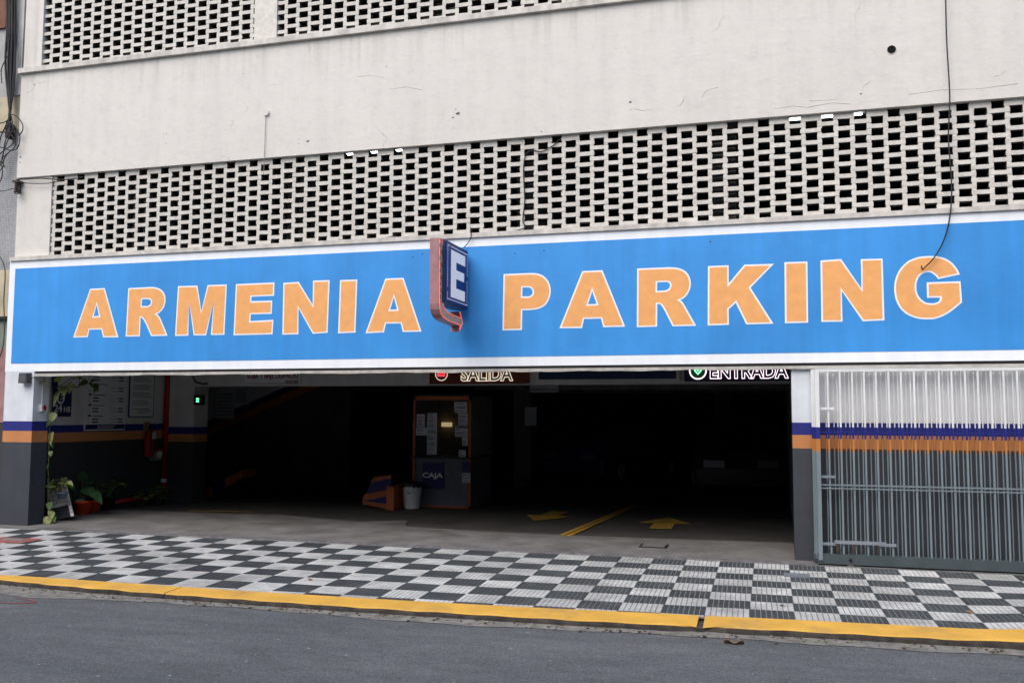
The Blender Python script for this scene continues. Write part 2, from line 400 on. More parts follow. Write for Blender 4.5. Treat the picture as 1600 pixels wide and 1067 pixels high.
# steel cover let into the tiles, and a red painted square round a small cover by the left wall
p = onG((1245, 899.5), SL)
b = MB().box(-.13, .13, -.10, .10, -.02, .008); b.box(-.115, .115, -.085, .085, .008, .011)
o = b.obj('service_cover', mat('galvanised_cover', (.22, .25, .29), .5, .1, 9, .2, metal=.3)); o.location = (p.x, p.y, zs(p.x, p.y)+.004)
tag(o, 'small plain grey metal service cover set in the checkered tiles near the gate', 'cover')
p = onG((22, 844), SL)
cv = thing('valve_cover', 'small oblong cover in a red painted square on the tiles by the grey wall', 'cover', (p.x, p.y, zs(p.x, p.y)+.004))
mr = mat('worn_red_paint', (.30, .085, .078), .8, .25, 14, .2, dirt=.5, dirtc=(.3, .28, .26))
MB().box(p.x-.36, p.x+.30, p.y-.19, p.y+.19, zs(p.x, p.y)-.004, zs(p.x, p.y)+.0085).obj('painted_square', mr, cv)
MB().box(p.x-.16, p.x+.17, p.y-.06, p.y+.06, zs(p.x, p.y)+.002, zs(p.x, p.y)+.015).obj('lid', mat('cover_iron', (.2, .2, .2), .6, .2, 9, .2), cv)

# driveway apron, garage floor
b = MB()
ex = [(-10.9, 2.15), (-9.3, 2.2), (-7.66, 2.3), (-6.02, 1.85), (-5.38, 2.2), (-5.14, 1.53), (-4.31, 1.35), (-2.73, 1.26), (-1.4, 1.3), (.25, 1.41)]
for (xa, ya), (xb, yb) in zip(ex, ex[1:]):
    b.face([(xa, -.36, -.004), (xb, -.36, -.004), (xb, yb, .004), (xa, ya, .004)])
b.face([(-16, -.36, -.004), (-10.9, -.36, -.004), (-10.9, .2, -.004), (-16, .2, -.004)]); b.face([(.25, -.36, -.004), (7, -.36, -.004), (7, .2, -.004), (.25, .2, -.004)])
struct(b.obj('driveway', mat('driveway_concrete', (.155, .15, .143), .85, .3, 2.2, .5, 45, dirt=.85, dirtc=(.055, .052, .048))))
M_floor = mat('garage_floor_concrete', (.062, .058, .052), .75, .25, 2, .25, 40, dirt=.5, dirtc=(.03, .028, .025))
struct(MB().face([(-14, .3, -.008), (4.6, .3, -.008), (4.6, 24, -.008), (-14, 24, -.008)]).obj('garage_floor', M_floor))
# floor paint
M_yel = mat('yellow_floor_paint', (.40, .235, .03), .75, .25, 6, .2, dirt=.6, dirtc=(.07, .06, .05))
d0, d1, d2, d3 = [onG(a) for a in ((874, 836), (889, 839), (986, 790), (997, 790))]
b = MB()
for (a0, a1) in ((0, .42), (.58, 1)):
    b.face([tuple(d0.lerp(d1, a0))[:2]+(.008,), tuple(d0.lerp(d1, a1))[:2]+(.008,), tuple(d2.lerp(d3, a1))[:2]+(.008,), tuple(d2.lerp(d3, a0))[:2]+(.008,)])
struct(b.obj('lane_line', M_yel))
ar = [(-.13, 0), (.13, 0), (.13, .55), (.32, .55), (0, 1.2), (-.32, .55), (-.13, .55)]
def floor_arrow(c, rot, sc):
    b = MB(); q = Matrix.Rotation(rot, 3, 'Z')
    f = lambda z: (lambda p: Vector(c)+q @ Vector((p[0]*sc, p[1]*sc, z)))
    b.prism([ar], f(.009), f(.005)); return struct(b.obj('floor_arrow', M_yel))
floor_arrow((-1.55, 2.35, 0), 0.02, 1.2)
floor_arrow((-3.42, 4.15, 0), math.pi-.06, 1.2)
p = onG((345, 800)); b = MB(); b.face([(p.x-.6, p.y-.05, .009), (p.x+.5, p.y+.1, .009), (p.x+.5, p.y+.2, .009), (p.x-.6, p.y+.05, .009)]); struct(b.obj('edge_line', M_yel))
# floor hatch
p = onG((1022, 853))
h = thing('floor_hatch', 'small square iron hatch in the concrete driveway', 'hatch', (p.x, p.y, 0))
MB().box(p.x-.17, p.x+.17, p.y-.15, p.y+.15, -.01, .009).obj('frame', M_black, h)
MB().box(p.x-.14, p.x+.14, p.y-.12, p.y+.12, 0, .013).obj('lid', mat('hatch_concrete', (.14, .135, .125), .8, .2, 9, .2), h)
# gate track in the threshold
tr = thing('gate_track', 'steel gate track running along the garage threshold', 'gate track', (-5, -.27, 0))
for y, hh in ((-.335, .012), (-.285, .016), (-.235, .012)):
    MB().box(-9.2, .45, y-.011, y+.011, -.01, hh).obj('rail', mat('worn_track_steel', (.26, .25, .26), .5, .3, 9, .2, metal=.5), tr)

# ------------------------------------------------------------------ garage building
XL, XR = -10.88, 4.6
bld = thing('garage_building', 'cream parking garage with brick lattice screens and a wide blue painted sign', 'building', (-3, 0, 0))
ZS0, ZS1 = 3.93, 5.14       # lower lattice
ZU0, ZU1 = 6.815, 8.9       # upper lattices
MB().box(XL+.02, XR, 0, .09, ZS1, 6.74).obj('upper_wall', M_wall, bld)
MB().box(XL, XR, -.055, .22, 6.74, ZU0).obj('upper_sill', M_sill, bld)
MB().box(XL, XR, -.05, .22, 3.872, ZS0).obj('lower_sill', M_sill, bld)
MB().box(XL+.02, -10.24, .03, .22, ZS0, ZS1).obj('side_pier', M_wall, bld)
MB().box(XL+.03, -10.52, .02, .22, ZU0, ZU1).obj('side_pier', M_wall, bld)
b = MB().box(-6.90, -6.545, .03, .22, ZU0, ZU1)
b.obj('middle_pier', M_brick, bld)
MB().box(XL, XR, 0, .22, ZU1, 10.6).obj('top_wall', M_wall, bld)
# sign band
MB().box(XL-.01, XR, -.02, .22, 2.228, 3.872).obj('sign_band', M_signwhite, bld)
MB().box(-10.345, XR, -.010, .2, 2.186, 2.232).obj('painted_shadow_gap', M_black, bld)  # black strip painted in for the shadow in the gap over the rail
Zb0, Zb1, Xb0 = 1.64+.704, 1.64+2.117, -10.785
SB = MB().box(Xb0, XR-.05, -.0235, -.019, Zb0, Zb1).obj('sign_panel', M_blue, bld)
b = MB(); n = 120
prev = None
for i in range(n+1):
    X = -10.33+(XR+10.33)*i/n; zb = 2.154+.004*math.sin(X*5.1)+.003*math.sin(X*13.3)+random.uniform(-.002, .002)
    base = len(b.v); b.v += [(X, -.05, zb), (X, -.05, 2.192), (X, -.0115, 2.192), (X, -.0115, zb)]
    if prev is not None:
        for k in range(4): b.f.append((prev+k, prev+(k+1) % 4, base+(k+1) % 4, base+k)); b.m.append(0)
    prev = base
b.obj('guide_rail_trim', mat('trim_paint', (.44, .42, .39), .7, .2, 9, .3, dirt=.4, dirtc=(.2, .16, .12)), bld)

# chips, cracks, nails and old fixings on the plaster
M_chip = mat('exposed_render', (.13, .115, .10), .95, .35, 30, .4); M_crack = mat('crack_line', (.47, .44, .41), .95, .3, 20, .2); UW = [o for o in bpy.data.objects if o.name == 'upper_wall'][0]
rb_ = random.Random(21)
def chip(x, y, r, Y=0.0, par=UW, m=M_chip, nm_='plaster_chip'):
    c = onY((x, y), Y); n = 7; ph = rb_.uniform(0, 6)
    l = [(c.x+r*rb_.uniform(.5, 1.2)*math.cos(ph+2*math.pi*i/n), c.z+r*rb_.uniform(.35, .9)*math.sin(ph+2*math.pi*i/n)) for i in range(n)]
    MB().prism([l], lambda p: (p[0], Y-.0015, p[1]), lambda p: (p[0], Y+.001, p[1])).obj(nm_, m, par)
for x, y, r in ((716, 178, .035), (708, 184, .018), (712, 171, .010), (481, 221, .022), (467, 218, .010), (467, 225, .008), (985, 160, .020), (986, 172, .008), (260, 209, .010), (259, 225, .008), (604, 104, .010), (846, 206, .012), (54, 133, .012), (32, 246, .020), (31, 254, .014), (1345, 147, .012), (380, 116, .008)): chip(x, y, r)
for pts in ([(990, 170), (1003, 173), (1012, 172), (1022, 173)], [(1097, 152), (1103, 143), (1112, 139), (1122, 137)], [(1347, 142), (1349, 134), (1356, 131), (1361, 126)], [(1553, 120), (1563, 118), (1571, 111)], [(1210, 170), (1240, 166), (1262, 168), (1300, 161), (1330, 163)], [(1265, 158), (1290, 157), (1312, 155)], [(1420, 148), (1470, 141), (1530, 139), (1590, 131)], [(1060, 168), (1068, 158), (1069, 150)], [(560, 120), (580, 118), (600, 122)], [(610, 140), (635, 136), (660, 141)]):
    q = [onY(p, 0) for p in pts]; MB().tube([(v.x, -.0004, v.z) for v in q], [rb_.uniform(.0015, .0035) for _ in q], 4).obj('plaster_crack', M_crack, UW)
for x, y in ((645, 402), (660, 397), (805, 396), (850, 392), (1110, 378)): chip(x, y, .012, -.0235, SB, M_ink, 'fixing_hole')

# painted letters, traced in photo pixels and laid on the wall
LET = []
def letters(ox, oy, s, items):
    for name, loops in items:
        LET.append((name, [[(ox+x/s, oy+y/s) for x, y in l] for l in loops]))
letters(100, 430, 5.714, [
 ('A', [[(238,128),(360,122),(478,548),(355,549),(338,478),(224,480),(208,547),(90,550)], [(293,248),(320,370),(258,374)]]),
 ('R', [[(580,122),(760,113),(790,112),(815,115),(840,121),(860,132),(878,147),(890,165),(899,186),(902,210),(901,238),(895,262),(885,287),(870,310),(848,331),(818,347),(832,356),(845,370),(858,392),(870,420),(916,533),(783,538),(740,440),(726,412),(712,390),(704,380),(695,373),(680,370),(672,540),(557,541)], [(692,210),(745,208),(761,210),(774,217),(781,228),(783,240),(780,256),(772,268),(760,277),(745,282),(688,282)]]),
 ('M', [[(1024,105),(1187,100),(1226,335),(1287,95),(1448,90),(1427,525),(1318,527),(1340,215),(1265,530),(1163,531),(1118,225),(1105,533),(998,536)]])])
letters(360, 420, 5.161, [
 ('E', [[(50,130),(350,117),(347,212),(165,220),(165,268),(332,263),(328,357),(160,362),(155,428),(341,418),(335,522),(32,530)]]),
 ('N', [[(433,120),(548,112),(668,305),(672,102),(795,98),(779,510),(668,518),(546,305),(543,522),(425,525)]]),
 ('I', [[(890,98),(1018,93),(1003,508),(875,514)]]),
 ('A', [[(1254,85),(1392,80),(1533,500),(1395,503),(1378,434),(1250,436),(1234,507),(1098,513)], [(1319,215),(1352,333),(1280,337)]])])
letters(770, 400, 5.0, [
 ('P', [[(90,148),(290,140),(320,140),(346,143),(370,150),(395,163),(415,182),(431,204),(440,228),(446,256),(447,285),(441,317),(430,345),(415,370),(395,388),(368,402),(335,412),(290,416),(225,418),(222,572),(82,575)], [(227,240),(285,240),(300,246),(310,256),(316,270),(318,285),(314,299),(306,310),(294,318),(280,322),(224,322)]]),
 ('A', [[(703,125),(852,118),(1025,546),(868,550),(850,482),(708,486),(692,557),(530,558)], [(776,258),(820,380),(736,384)]])])
letters(980, 390, 5.333, [
 ('R', [[(90,165),(340,155),(370,155),(402,157),(430,162),(459,173),(485,190),(503,210),(515,235),(522,262),(524,290),(519,318),(510,345),(497,369),(480,390),(456,407),(425,420),(441,428),(455,440),(470,463),(485,490),(563,628),(382,632),(322,512),(300,474),(285,455),(274,449),(262,446),(244,448),(242,635),(87,640)], [(243,267),(330,263),(345,267),(356,275),(362,287),(364,300),(360,317),(352,330),(338,341),(320,347),(242,352)]]),
 ('K', [[(680,145),(838,138),(840,300),(980,133),(1205,127),(1018,317),(1205,610),(997,616),(907,432),(838,495),(840,620),(678,625)]]),
 ('I', [[(1318,113),(1494,107),(1500,602),(1322,606)]])])
letters(1210, 380, 5.0, [
 ('N', [[(367,142),(518,132),(685,370),(682,132),(838,128),(852,596),(694,603),(521,358),(525,606),(374,608)]]),
 ('G', [[(1438,240),(1426,213),(1410,190),(1390,166),(1365,145),(1337,129),(1305,117),(1270,110),(1235,108),(1200,108),(1165,110),(1127,115),(1090,127),(1055,142),(1025,165),(998,192),(975,225),(958,262),(947,300),(943,335),(943,370),(947,405),(955,440),(968,471),(985,500),(1008,526),(1035,548),(1068,565),(1105,578),(1142,585),(1180,588),(1240,587),(1276,578),(1310,565),(1348,545),(1385,520),(1458,460),(1447,305),(1197,313),(1200,420),(1300,418),(1300,445),(1287,460),(1270,470),(1249,476),(1225,477),(1196,474),(1170,465),(1146,448),(1125,425),(1111,399),(1103,370),(1101,345),(1102,320),(1108,292),(1120,265),(1137,244),(1160,230),(1182,223),(1205,220),(1227,225),(1245,235),(1265,252),(1282,273)]])])
for nm, loops in LET:
    L2 = []
    for k, l in enumerate(loops):
        q = [(p.x, p.z) for p in (onY(a, -.0235) for a in l)]
        if (area(q) > 0) != (k == 0): q.reverse()
        L2.append(q)
    # left of the direction of travel is inside for the outer loop (ccw) and for holes (cw): also material
    wh = [inset(q, -.010) for q in L2]; orr = [inset(q, .009) for q in L2]
    f = lambda y: (lambda p: (p[0], y, p[1]))
    # outline as a ring so that white and orange never share a plane
    MB().prism(wh, f(-.0255), f(-.0236), back=False).obj('letter_outline', M_letterwhite, SB)
    MB().prism(orr, f(-.0272), f(-.0256), back=False).obj('letter', M_orange, SB)

# brick lattices
BT, BP, BL, BD = .0505, .14, .232, .12       # brick thickness, double course pitch, length, depth
PX, KX = .18, -10.102
brick_me = MB().box(-BL/2, BL/2, 0, BD, -BT/2, BT/2).mesh('brick', [M_brick, M_shade])
def shadefaces(bm):
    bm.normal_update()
    for f in bm.faces: f.material_index = 0 if f.normal.y < -.6 else 1  # street face keeps its paint, all other faces get the painted shade
def shademesh(o):
    bm = bmesh.new(); bm.from_mesh(o.data); shadefaces(bm); bm.to_mesh(o.data); bm.free(); return o
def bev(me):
    bm = bmesh.new(); bm.from_mesh(me); bmesh.ops.bevel(bm, geom=[e for e in bm.edges], offset=.003, segments=1, affect='EDGES'); shadefaces(bm); bm.to_mesh(me); bm.free()
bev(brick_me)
def lattice(name, xa, xb, za, zb, zref, y, indiv, phase=0):
    scr = bpy.data.objects.new(name, None); COL.objects.link(scr); scr.parent = bld; scr.matrix_parent_inverse = Matrix.Translation(-PW[bld.name])
    rest = MB(); mort = MB(); k0 = int((xa-KX)/PX)-2; k1 = int((xb-KX)/PX)+2; n = 0; cand = []
    for k in range(k0, k1+1):
        xc = KX+PX*k; odd = (k+phase) % 2 == 1
        i = 0; z = zref+(BP/2 if not odd else 0) - BP*3
        while z < zb+.2:
            if z+BT/2 > za-.01 and z-BT/2 < zb+.01:
                a, c = max(xc-BL/2, xa), min(xc+BL/2, xb); z0, z1 = max(z-BT/2, za), min(z+BT/2, zb)
                full = (c-a > BL-.001) and (z1-z0 > BT-.001)
                if c-a > .02 and z1-z0 > .008:
                    cand.append((xc, z, a, c, z0, z1, full))
                    if .004 < zb-z1 < .04: mort.box(a+.004, c-.004, y+.002, y+BD-.01, z1-.003, zb+.004)
            # mortar pads above this brick at both ends
            for sx in (-1, 1):
                px = xc+sx*PX/2; pz0, pz1 = z+BT/2-.002, z+BP/2-BT/2+.002
                if px > xa and px < xb and pz0 > za and pz1 < zb and sx == 1:
                    pw = BL-PX-.004; mort.box(px-pw/2+random.uniform(-.004, .004), px+pw/2+random.uniform(-.004, .004), y+.001+random.uniform(0, .003), y+BD-.01, pz0, pz1)
                if px > xa and px < xb and sx == 1:
                    qz0, qz1 = z-BP/2+BT/2-.002, z-BT/2+.002
                    if qz0 > za and qz1 < zb: mort.box(px-(BL-PX-.004)/2, px+(BL-PX-.004)/2+random.uniform(-.004, .004), y+.001+random.uniform(0, .003), y+BD-.01, qz0, qz1)
            z += BP
    cand.sort(key=lambda t: (abs(t[0]-1.0)))
    for (xc, z, a, c, z0, z1, full) in cand:
        jx, jy, jz = random.gauss(0, .003), random.uniform(-.0012, .0012), random.gauss(0, .002)
        if full and n < indiv:
            o = link('brick', brick_me, scr); o.location = (xc+jx, y+jy, z+jz); o.rotation_euler = (random.gauss(0, .004), random.gauss(0, .009), random.gauss(0, .004)); n += 1
        else:
            if full:
                an = random.gauss(0, .010); ax = Vector((math.cos(an), 0, math.sin(an))); az = Vector((-math.sin(an), 0, math.cos(an)))
                rest.obox((xc+jx, y+BD/2+jy, z+jz), ax, Vector((0, 1, 0)), az, BL/2, BD/2, BT/2)
            else: rest.box(a, c, y+jy, y+BD+jy, z0, z1)
    stuff(shademesh(rest.obj('brickwork', [M_brick, M_shade], scr))); stuff(shademesh(mort.obj('mortar', [M_mortar, M_shade], scr)))
    return scr
lattice('lower_brick_screen', -10.24, XR, ZS0, ZS1, 3.969, .05, 298)
lattice('upper_brick_screen', -10.52, -6.90, ZU0, ZU1, 6.93, .05, 0, 1)
lattice('upper_brick_screen', -6.545, XR, ZU0, ZU1, 6.93, .05, 0, 1)
# shell behind the facade: floors, back walls, roof
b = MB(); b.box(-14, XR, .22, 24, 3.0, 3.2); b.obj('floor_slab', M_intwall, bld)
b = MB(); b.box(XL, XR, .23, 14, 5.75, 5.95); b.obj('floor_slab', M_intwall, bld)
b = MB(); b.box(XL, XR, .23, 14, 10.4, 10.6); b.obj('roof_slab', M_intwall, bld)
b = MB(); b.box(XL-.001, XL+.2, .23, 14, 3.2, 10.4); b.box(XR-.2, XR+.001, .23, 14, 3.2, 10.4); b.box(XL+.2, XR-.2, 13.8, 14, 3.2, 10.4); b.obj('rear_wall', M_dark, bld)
M_conc = mat('bare_concrete', (.34, .33, .31), .9, .15, 5, .3, 40)
for px_ in (222, 468, 830, 1130):
    p = onY((px_, 320), .35); MB().box(p.x-.16, p.x+.16, .24, .55, 3.2, 5.75).obj('column', M_conc, bld)
for px_ in (360, 700):
    p = onY((px_, 40), .3); MB().box(p.x-.18, p.x+.18, .24, .55, 5.95, 10.4).obj('column', M_conc, bld)
# edge beam behind the top of the lattice
MB().box(XL+.2, XR-.2, .225, .36, 5.36, 5.75).obj('edge_beam', M_conc, bld)

# ground floor walls and pillars
zl = [onY((20, y), 0).z for y in (691.2, 673.7, 658.8)]; zr = [onY((1243, y), 0).z for y in (700.3, 680.3, 660.3)]
M_pl = banded('banded_wall_left', *zl); M_pr = banded('banded_wall_right', *zr, hi=(.80, .81, .82))
MB().box(XL, -10.36, -.0195, .285, -.05, 2.227).obj('left_pillar', M_pl, bld)
MB().box(.235, .52, -.004, .30, -.05, 2.184).obj('right_pillar', banded('banded_pillar_right', *zr), bld)
MB().box(.52, XR, .0, .30, -.05, 2.185).obj('right_wall', M_pr, bld)
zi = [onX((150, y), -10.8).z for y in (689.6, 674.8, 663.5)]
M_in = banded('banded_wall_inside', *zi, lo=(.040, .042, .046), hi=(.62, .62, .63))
MB().box(-11.0, -10.8, .285, 3.6, -.05, 3.0).obj('entrance_side_wall', M_in, bld)
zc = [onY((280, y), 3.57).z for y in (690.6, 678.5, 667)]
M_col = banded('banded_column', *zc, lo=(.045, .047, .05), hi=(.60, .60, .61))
MB().box(-11.0, -10.15, 3.57, 4.0, -.05, 3.0).obj('entrance_column', M_col, bld)
MB().box(-14, 4.5, 3.58, 3.95, 2.11, 3.0).obj('ceiling_beam', M_intwhite, bld)
MB().box(-5.75, 4.5, 6.6, 7.0, 2.10, 3.0).obj('ceiling_beam', M_intwall, bld)
MB().box(-5.75, 4.5, 10.6, 11.0, 2.12, 3.0).obj('ceiling_beam', M_intwall, bld)
MB().box(.30, .5, .30, 24, -.1, 3.0).obj('interior_right_wall', M_intwall, bld)
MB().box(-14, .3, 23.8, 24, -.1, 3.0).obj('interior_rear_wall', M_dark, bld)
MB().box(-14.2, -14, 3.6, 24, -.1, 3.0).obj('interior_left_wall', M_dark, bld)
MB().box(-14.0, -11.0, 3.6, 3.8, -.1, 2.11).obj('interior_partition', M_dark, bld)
for x, y in ((-5.4, 9.2), (-1.2, 13), (-8.6, 15)):
    MB().box(x-.2, x+.2, y-.2, y+.2, 0, 3.0).obj('column', M_intwall, bld)
# ramp up along the far wall behind the entrance column
rp = MB()
P0, P1 = onY((312, 788), 6.0), onY((470, 640), 6.0)
q = [(-12.6, 0.0), (-11.2, 0.0), (-5.9, 2.9), (-12.6, 2.9)]
YW = 7.2
a0, a1 = onY((313, 672), YW), onY((450, 612), YW)
sl_ = (a1.z-a0.z)/(a1.x-a0.x)
xs0, xs1 = a0.x-1.2, a1.x+1.5
zz = lambda x, o: a0.z+sl_*(x-a0.x)+o
b = MB()
b.prism([[(xs0, 0), (xs1, 0), (xs1, zz(xs1, -.20)), (xs0, zz(xs0, -.20))]], lambda p: (p[0], YW, p[1]), lambda p: (p[0], YW+.15, p[1]), 0)
b.prism([[(xs0, zz(xs0, -.20)), (xs1, zz(xs1, -.20)), (xs1, zz(xs1, -.02)), (xs0, zz(xs0, -.02))]], lambda p: (p[0], YW-.001, p[1]), lambda p: (p[0], YW+.15, p[1]), 1)
b.prism([[(xs0, zz(xs0, -.02)), (xs1, zz(xs1, -.02)), (xs1, zz(xs1, .14)), (xs0, zz(xs0, .14))]], lambda p: (p[0], YW-.001, p[1]), lambda p: (p[0], YW+.15, p[1]), 2)
b.prism([[(xs0, zz(xs0, .14)), (xs1, zz(xs1, .14)), (xs1, 3.0), (xs0, 3.0)]], lambda p: (p[0], YW, p[1]), lambda p: (p[0], YW+.15, p[1]), 3)
b.obj('ramp_wall', [M_dark, M_intorange, M_navy, M_intwhite], bld)

# ------------------------------------------------------------------ projecting parking sign
XE = -3.655
es = thing('projecting_sign', 'projecting blue sign with a white lamp letter E and a red bent arrow', 'sign', (XE, 0, 3.3))
ez0, ez1, ey0, ey1 = 2.935, 3.685, -.93, -.10
M_box = mat('sign_box_blue', (.020, .045, .13), .4, .15, 8, .05, dirt=.3, dirtc=(.03, .04, .05))
M_face = mat('sign_face_blue', (.010, .030, .21), .45, .1, 10, .05)
MB().box(XE-.20, XE-.012, ey0, ey1, ez0, ez1).obj('sign_box', M_box, es)
fc = MB().box(XE-.012, XE, ey0+.02, ey1-.02, ez0+.02, ez1-.02).obj('sign_face', M_face, es)
def fx(y, z): return (y, z)
# letter E built of small lamp cells, ragged at its edge
e0, e1, f0, f1 = ey0+.17, ey1-.135, ez0+.085, ez1-.085
st, bar = .245, .165
b = MB(); g = .0185
def inE(y, z):
    u, v = (y-e0)/(e1-e0), (z-f0)/(f1-f0)
    if not (0 <= u <= 1 and 0 <= v <= 1): return False
    return u < .36 or v < .235 or v > .765 or (.40 < v < .615 and u < .93)
ny, nz = int((e1-e0)/g)+1, int((f1-f0)/g)+1
for i in range(ny):
    for k in range(nz):
        y, z = e0+g*(i+.5), f0+g*(k+.5)
        if inE(y, z):
            edge = not (inE(y+g, z) and inE(y-g, z) and inE(y, z+g) and inE(y, z-g))
            h = g*.5*(.74 if edge else .985); b.box(XE, XE+.006+random.uniform(0, .002), y-h+random.uniform(-.001, .001), y+h, z-h, z+h+random.uniform(-.001, .001))
b.obj('letter', emit('white_lamp_cells', (.80, .83, .88), .12), fc)
b = MB()
m_ = .055; n_ = 26
pts = [(ey0+m_+(ey1-ey0-2*m_)*i/n_, zz_) for i in range(n_+1) for zz_ in (ez0+m_, ez1-m_)] + [(yy, ez0+m_+(ez1-ez0-2*m_)*i/n_) for i in range(n_+1) for yy in (ey0+m_, ey1-m_)]
for (y, z) in pts:
    if random.random() < .1: continue
    b.box(XE, XE+.006, y-.0042, y+.0042, z-.0042, z+.0042)
stuff(b.obj('border_lamps', MATS['white_lamp_cells'], fc))
# bent arrow
XA = XE-.05
def cp6(x, y): return (660+x/6.467, 360+y/6.467)
AO = [(165, 75), (205, 85), (205, 725), (212, 765), (232, 800), (262, 828), (320, 852), (383, 878), (372, 818), (405, 938), (368, 1025), (373, 966), (300, 938), (240, 912), (205, 885), (180, 845), (168, 795), (163, 740)]
AP = [(lambda v: (v.y, v.z))(onX(cp6(*a), XA)) for a in AO]
if area(AP) < 0: AP.reverse()
M_arrow = mat('faded_red_arrow_metal', (.36, .17, .18), .4, .2, 5, .08, dirt=.6, dirtc=(.40, .33, .37), spec=.4)
M_arrowface = mat('arrow_face_beige', (.62, .46, .33), .6, .15, 9, .05)
arrow = MB().prism([AP], lambda p: (XA, p[0], p[1]), lambda p: (XA-.11, p[0], p[1])).obj('arrow', M_arrow, es)
IA = inset(AP, .022)
MB().prism([IA], lambda p: (XA+.004, p[0], p[1]), lambda p: (XA-.002, p[0], p[1])).obj('arrow_face', M_arrowface, arrow)
loop = [(XA+.006, p[0], p[1]) for p in inset(AP, .012)]
MB().tube(loop+[loop[0]], .007, 5).obj('neon_tube', emit('red_tube', (.9, .20, .15), .30), arrow)
b = MB()
for i in range(9):
    t = i/8; y = AP[0][0]; zt = 3.62-.095*i*.95
    vy = (onX(cp6(185 if i % 2 else 172, 150+65*i), XA)); b.box(XA+.005, XA+.016, vy.y-.02, vy.y+.012, vy.z-.022, vy.z+.022)
b.obj('tube_clip', mat('clip_grey', (.2, .2, .18), .6), arrow)
b = MB()
for z in (3.08, 3.52): b.tube([(XE-.1, ey1, z), (XE-.1, -.02, z)], .02, 8)
b.obj('bracket', M_box, es)

# ------------------------------------------------------------------ sliding gate, three leaves
def gate(y, xa, xb, first, label, bm_, beam_h, rods, detail):
    g = thing('gate_leaf', label, 'gate', ((xa+xb)/2, y, 0), 'telescoping gate leaves')
    ztop = 2.14; bw = .0095 if detail else .006
    MB().box(xa, xa+.045, y-.05, y+.03, .05, ztop).obj('end_post', bm_, g)
    MB().box(xb-.045, xb, y-.03, y+.03, .05, ztop).obj('end_post', bm_, g)
    MB().box(xa-.01, xb, y-.035, y+.035, .012, beam_h).obj('bottom_beam', M_beam, g)
    MB().box(xa, xb, y-.012, y+.012, ztop-.025, ztop+.004).obj('top_rail', bm_, g)
    me = MB().box(-bw, bw, -bw, bw, beam_h, ztop-.02).mesh('bar', bm_)
    k = 0
    while first+.1265*k < xb-.06:
        o = link('bar', me, g); o.matrix_parent_inverse = Matrix.Identity(4)
        o.location = (first+.1265*k-(xa+xb)/2+random.gauss(0, .0015), 0, 0); o.rotation_euler = (0, random.gauss(0, .0012), 0); k += 1
    for z, r in rods:
        MB().box(xa+.04, xb-.04, y-.016, y-.010+.003, z-r, z+r).obj('cross_rod', bm_, g)
    if detail:
        for z in (1.705, .955, .225+.0):
            MB().box(xa+.045, xa+.20, y-.018, y+.018, z-.014, z+.014).obj('lug', bm_, g)
        hp = MB(); hp.box(xa+.17, xa+.70, y-.03, y-.013, .232, .268); hp.box(xa+.62, xa+.80, y-.028, y-.012, .222, .252); hp.obj('latch_bar', M_latch, g)
        for xx in (xa+.205, xa+.375, xa+.62): MB().box(xx-.016, xx+.012, y-.026, y-.012, .135, .232).obj('latch_bracket', mat('rusty_iron', (.05, .032, .025), .8, .3, 20, .3), g)
        MB().tube([(xa+.33, y-.045, .062), (xa+.33, y-.03, .062)], .018, 10).obj('bolt', M_black, g)
        MB().tube([(xa+.33, y-.02, .02), (xa+.33, y+.02, .02)], .035, 14).obj('wheel', M_whitemetal, g)
    return g
YG = -.24
M_beam = mat('gate_beam_slate', (.060, .080, .088), .5, .12, 5, .1, dirt=.2)
M_latch = mat('latch_grey', (.22, .25, .29), .5, .15, 9, .1)
zg = [onY((1400, y), YG).z for y in (707, 687, 668)]
M_gate = banded('banded_gate_paint', zg[0], zg[1], zg[2], lo=(.21, .26, .29), org=(.55, .22, .06), blu=(.022, .03, .23), hi=(.80, .82, .82), rough=.45, scuff=False)
xg = onY((1275, 700), YG).x
f1 = onY((1292.5, 577), YG).x
gate(YG, xg, 4.3, f1, 'front barred gate leaf with latch bar and heavy grey bottom beam', M_gate, .118, ((.865, .006), (.83, .006), (zg[2]-.055, .006)), True)
gate(-.155, xg-.02, 4.25, onY((1288.5, 577), -.155).x, 'middle barred gate leaf sandwiched behind the front gate leaf', M_gate, .10, ((.86, .006),), False)
gate(-.075, xg-.035, 4.2, onY((1301, 577), -.075).x-.0, 'rear barred gate leaf closest to the striped wall', M_gate, .10, ((.86, .006),), False)
gr = tag(MB().box(.52, XR, -.255, -.225, 2.146, 2.152).box(.62, .70, -.21, -.19, 2.12, 2.16).obj('gate_guide_rail', M_whitemetal), 'thin white guide rail over the top of the barred gate', 'rail')

# ------------------------------------------------------------------ signs under the ceiling beam
YS = 3.50
def px_rect(x0, x1, y0, y1, Y): a = onY((x0, y0), Y); c = onY((x1, y1), Y); return a.x, c.x, c.z, a.z
M_salida = mat('exit_sign_brown', (.12, .022, .010), .5, .15, 8, 0)
M_entr = mat('entrance_sign_navy', (.008, .008, .035), .5, .15, 8, 0)
M_ledw = emit('warm_white_led', (1, .88, .70), .55); M_ledp = emit('cool_white_led', (1, .84, .91), 1.1)
M_ledr = emit('red_led', (1, .06, .07), 1.0); M_ledg = emit('green_led', (.25, 1, .45), 1.3)
a = onY((671, 600), YS); c = onY((826, 598), YS)
s1 = thing('exit_sign', 'brown lit sign reading SALIDA hanging from the ceiling beam', 'sign', (a.x, YS, a.z))
MB().box(a.x, c.x, YS, YS+.07, a.z, a.z+.42).obj('sign_box', M_salida, s1)
p0, p1, pb = onY((721, 594.5), YS), onY((803, 593.5), YS), onY((760, 594), YS)
text('lettering', 'SALIDA', .30, mat('sign_letter_grey', (.16, .15, .14), .6), s1, (pb.x, YS-.004, pb.z), bold=.006, width=p1.x-p0.x)
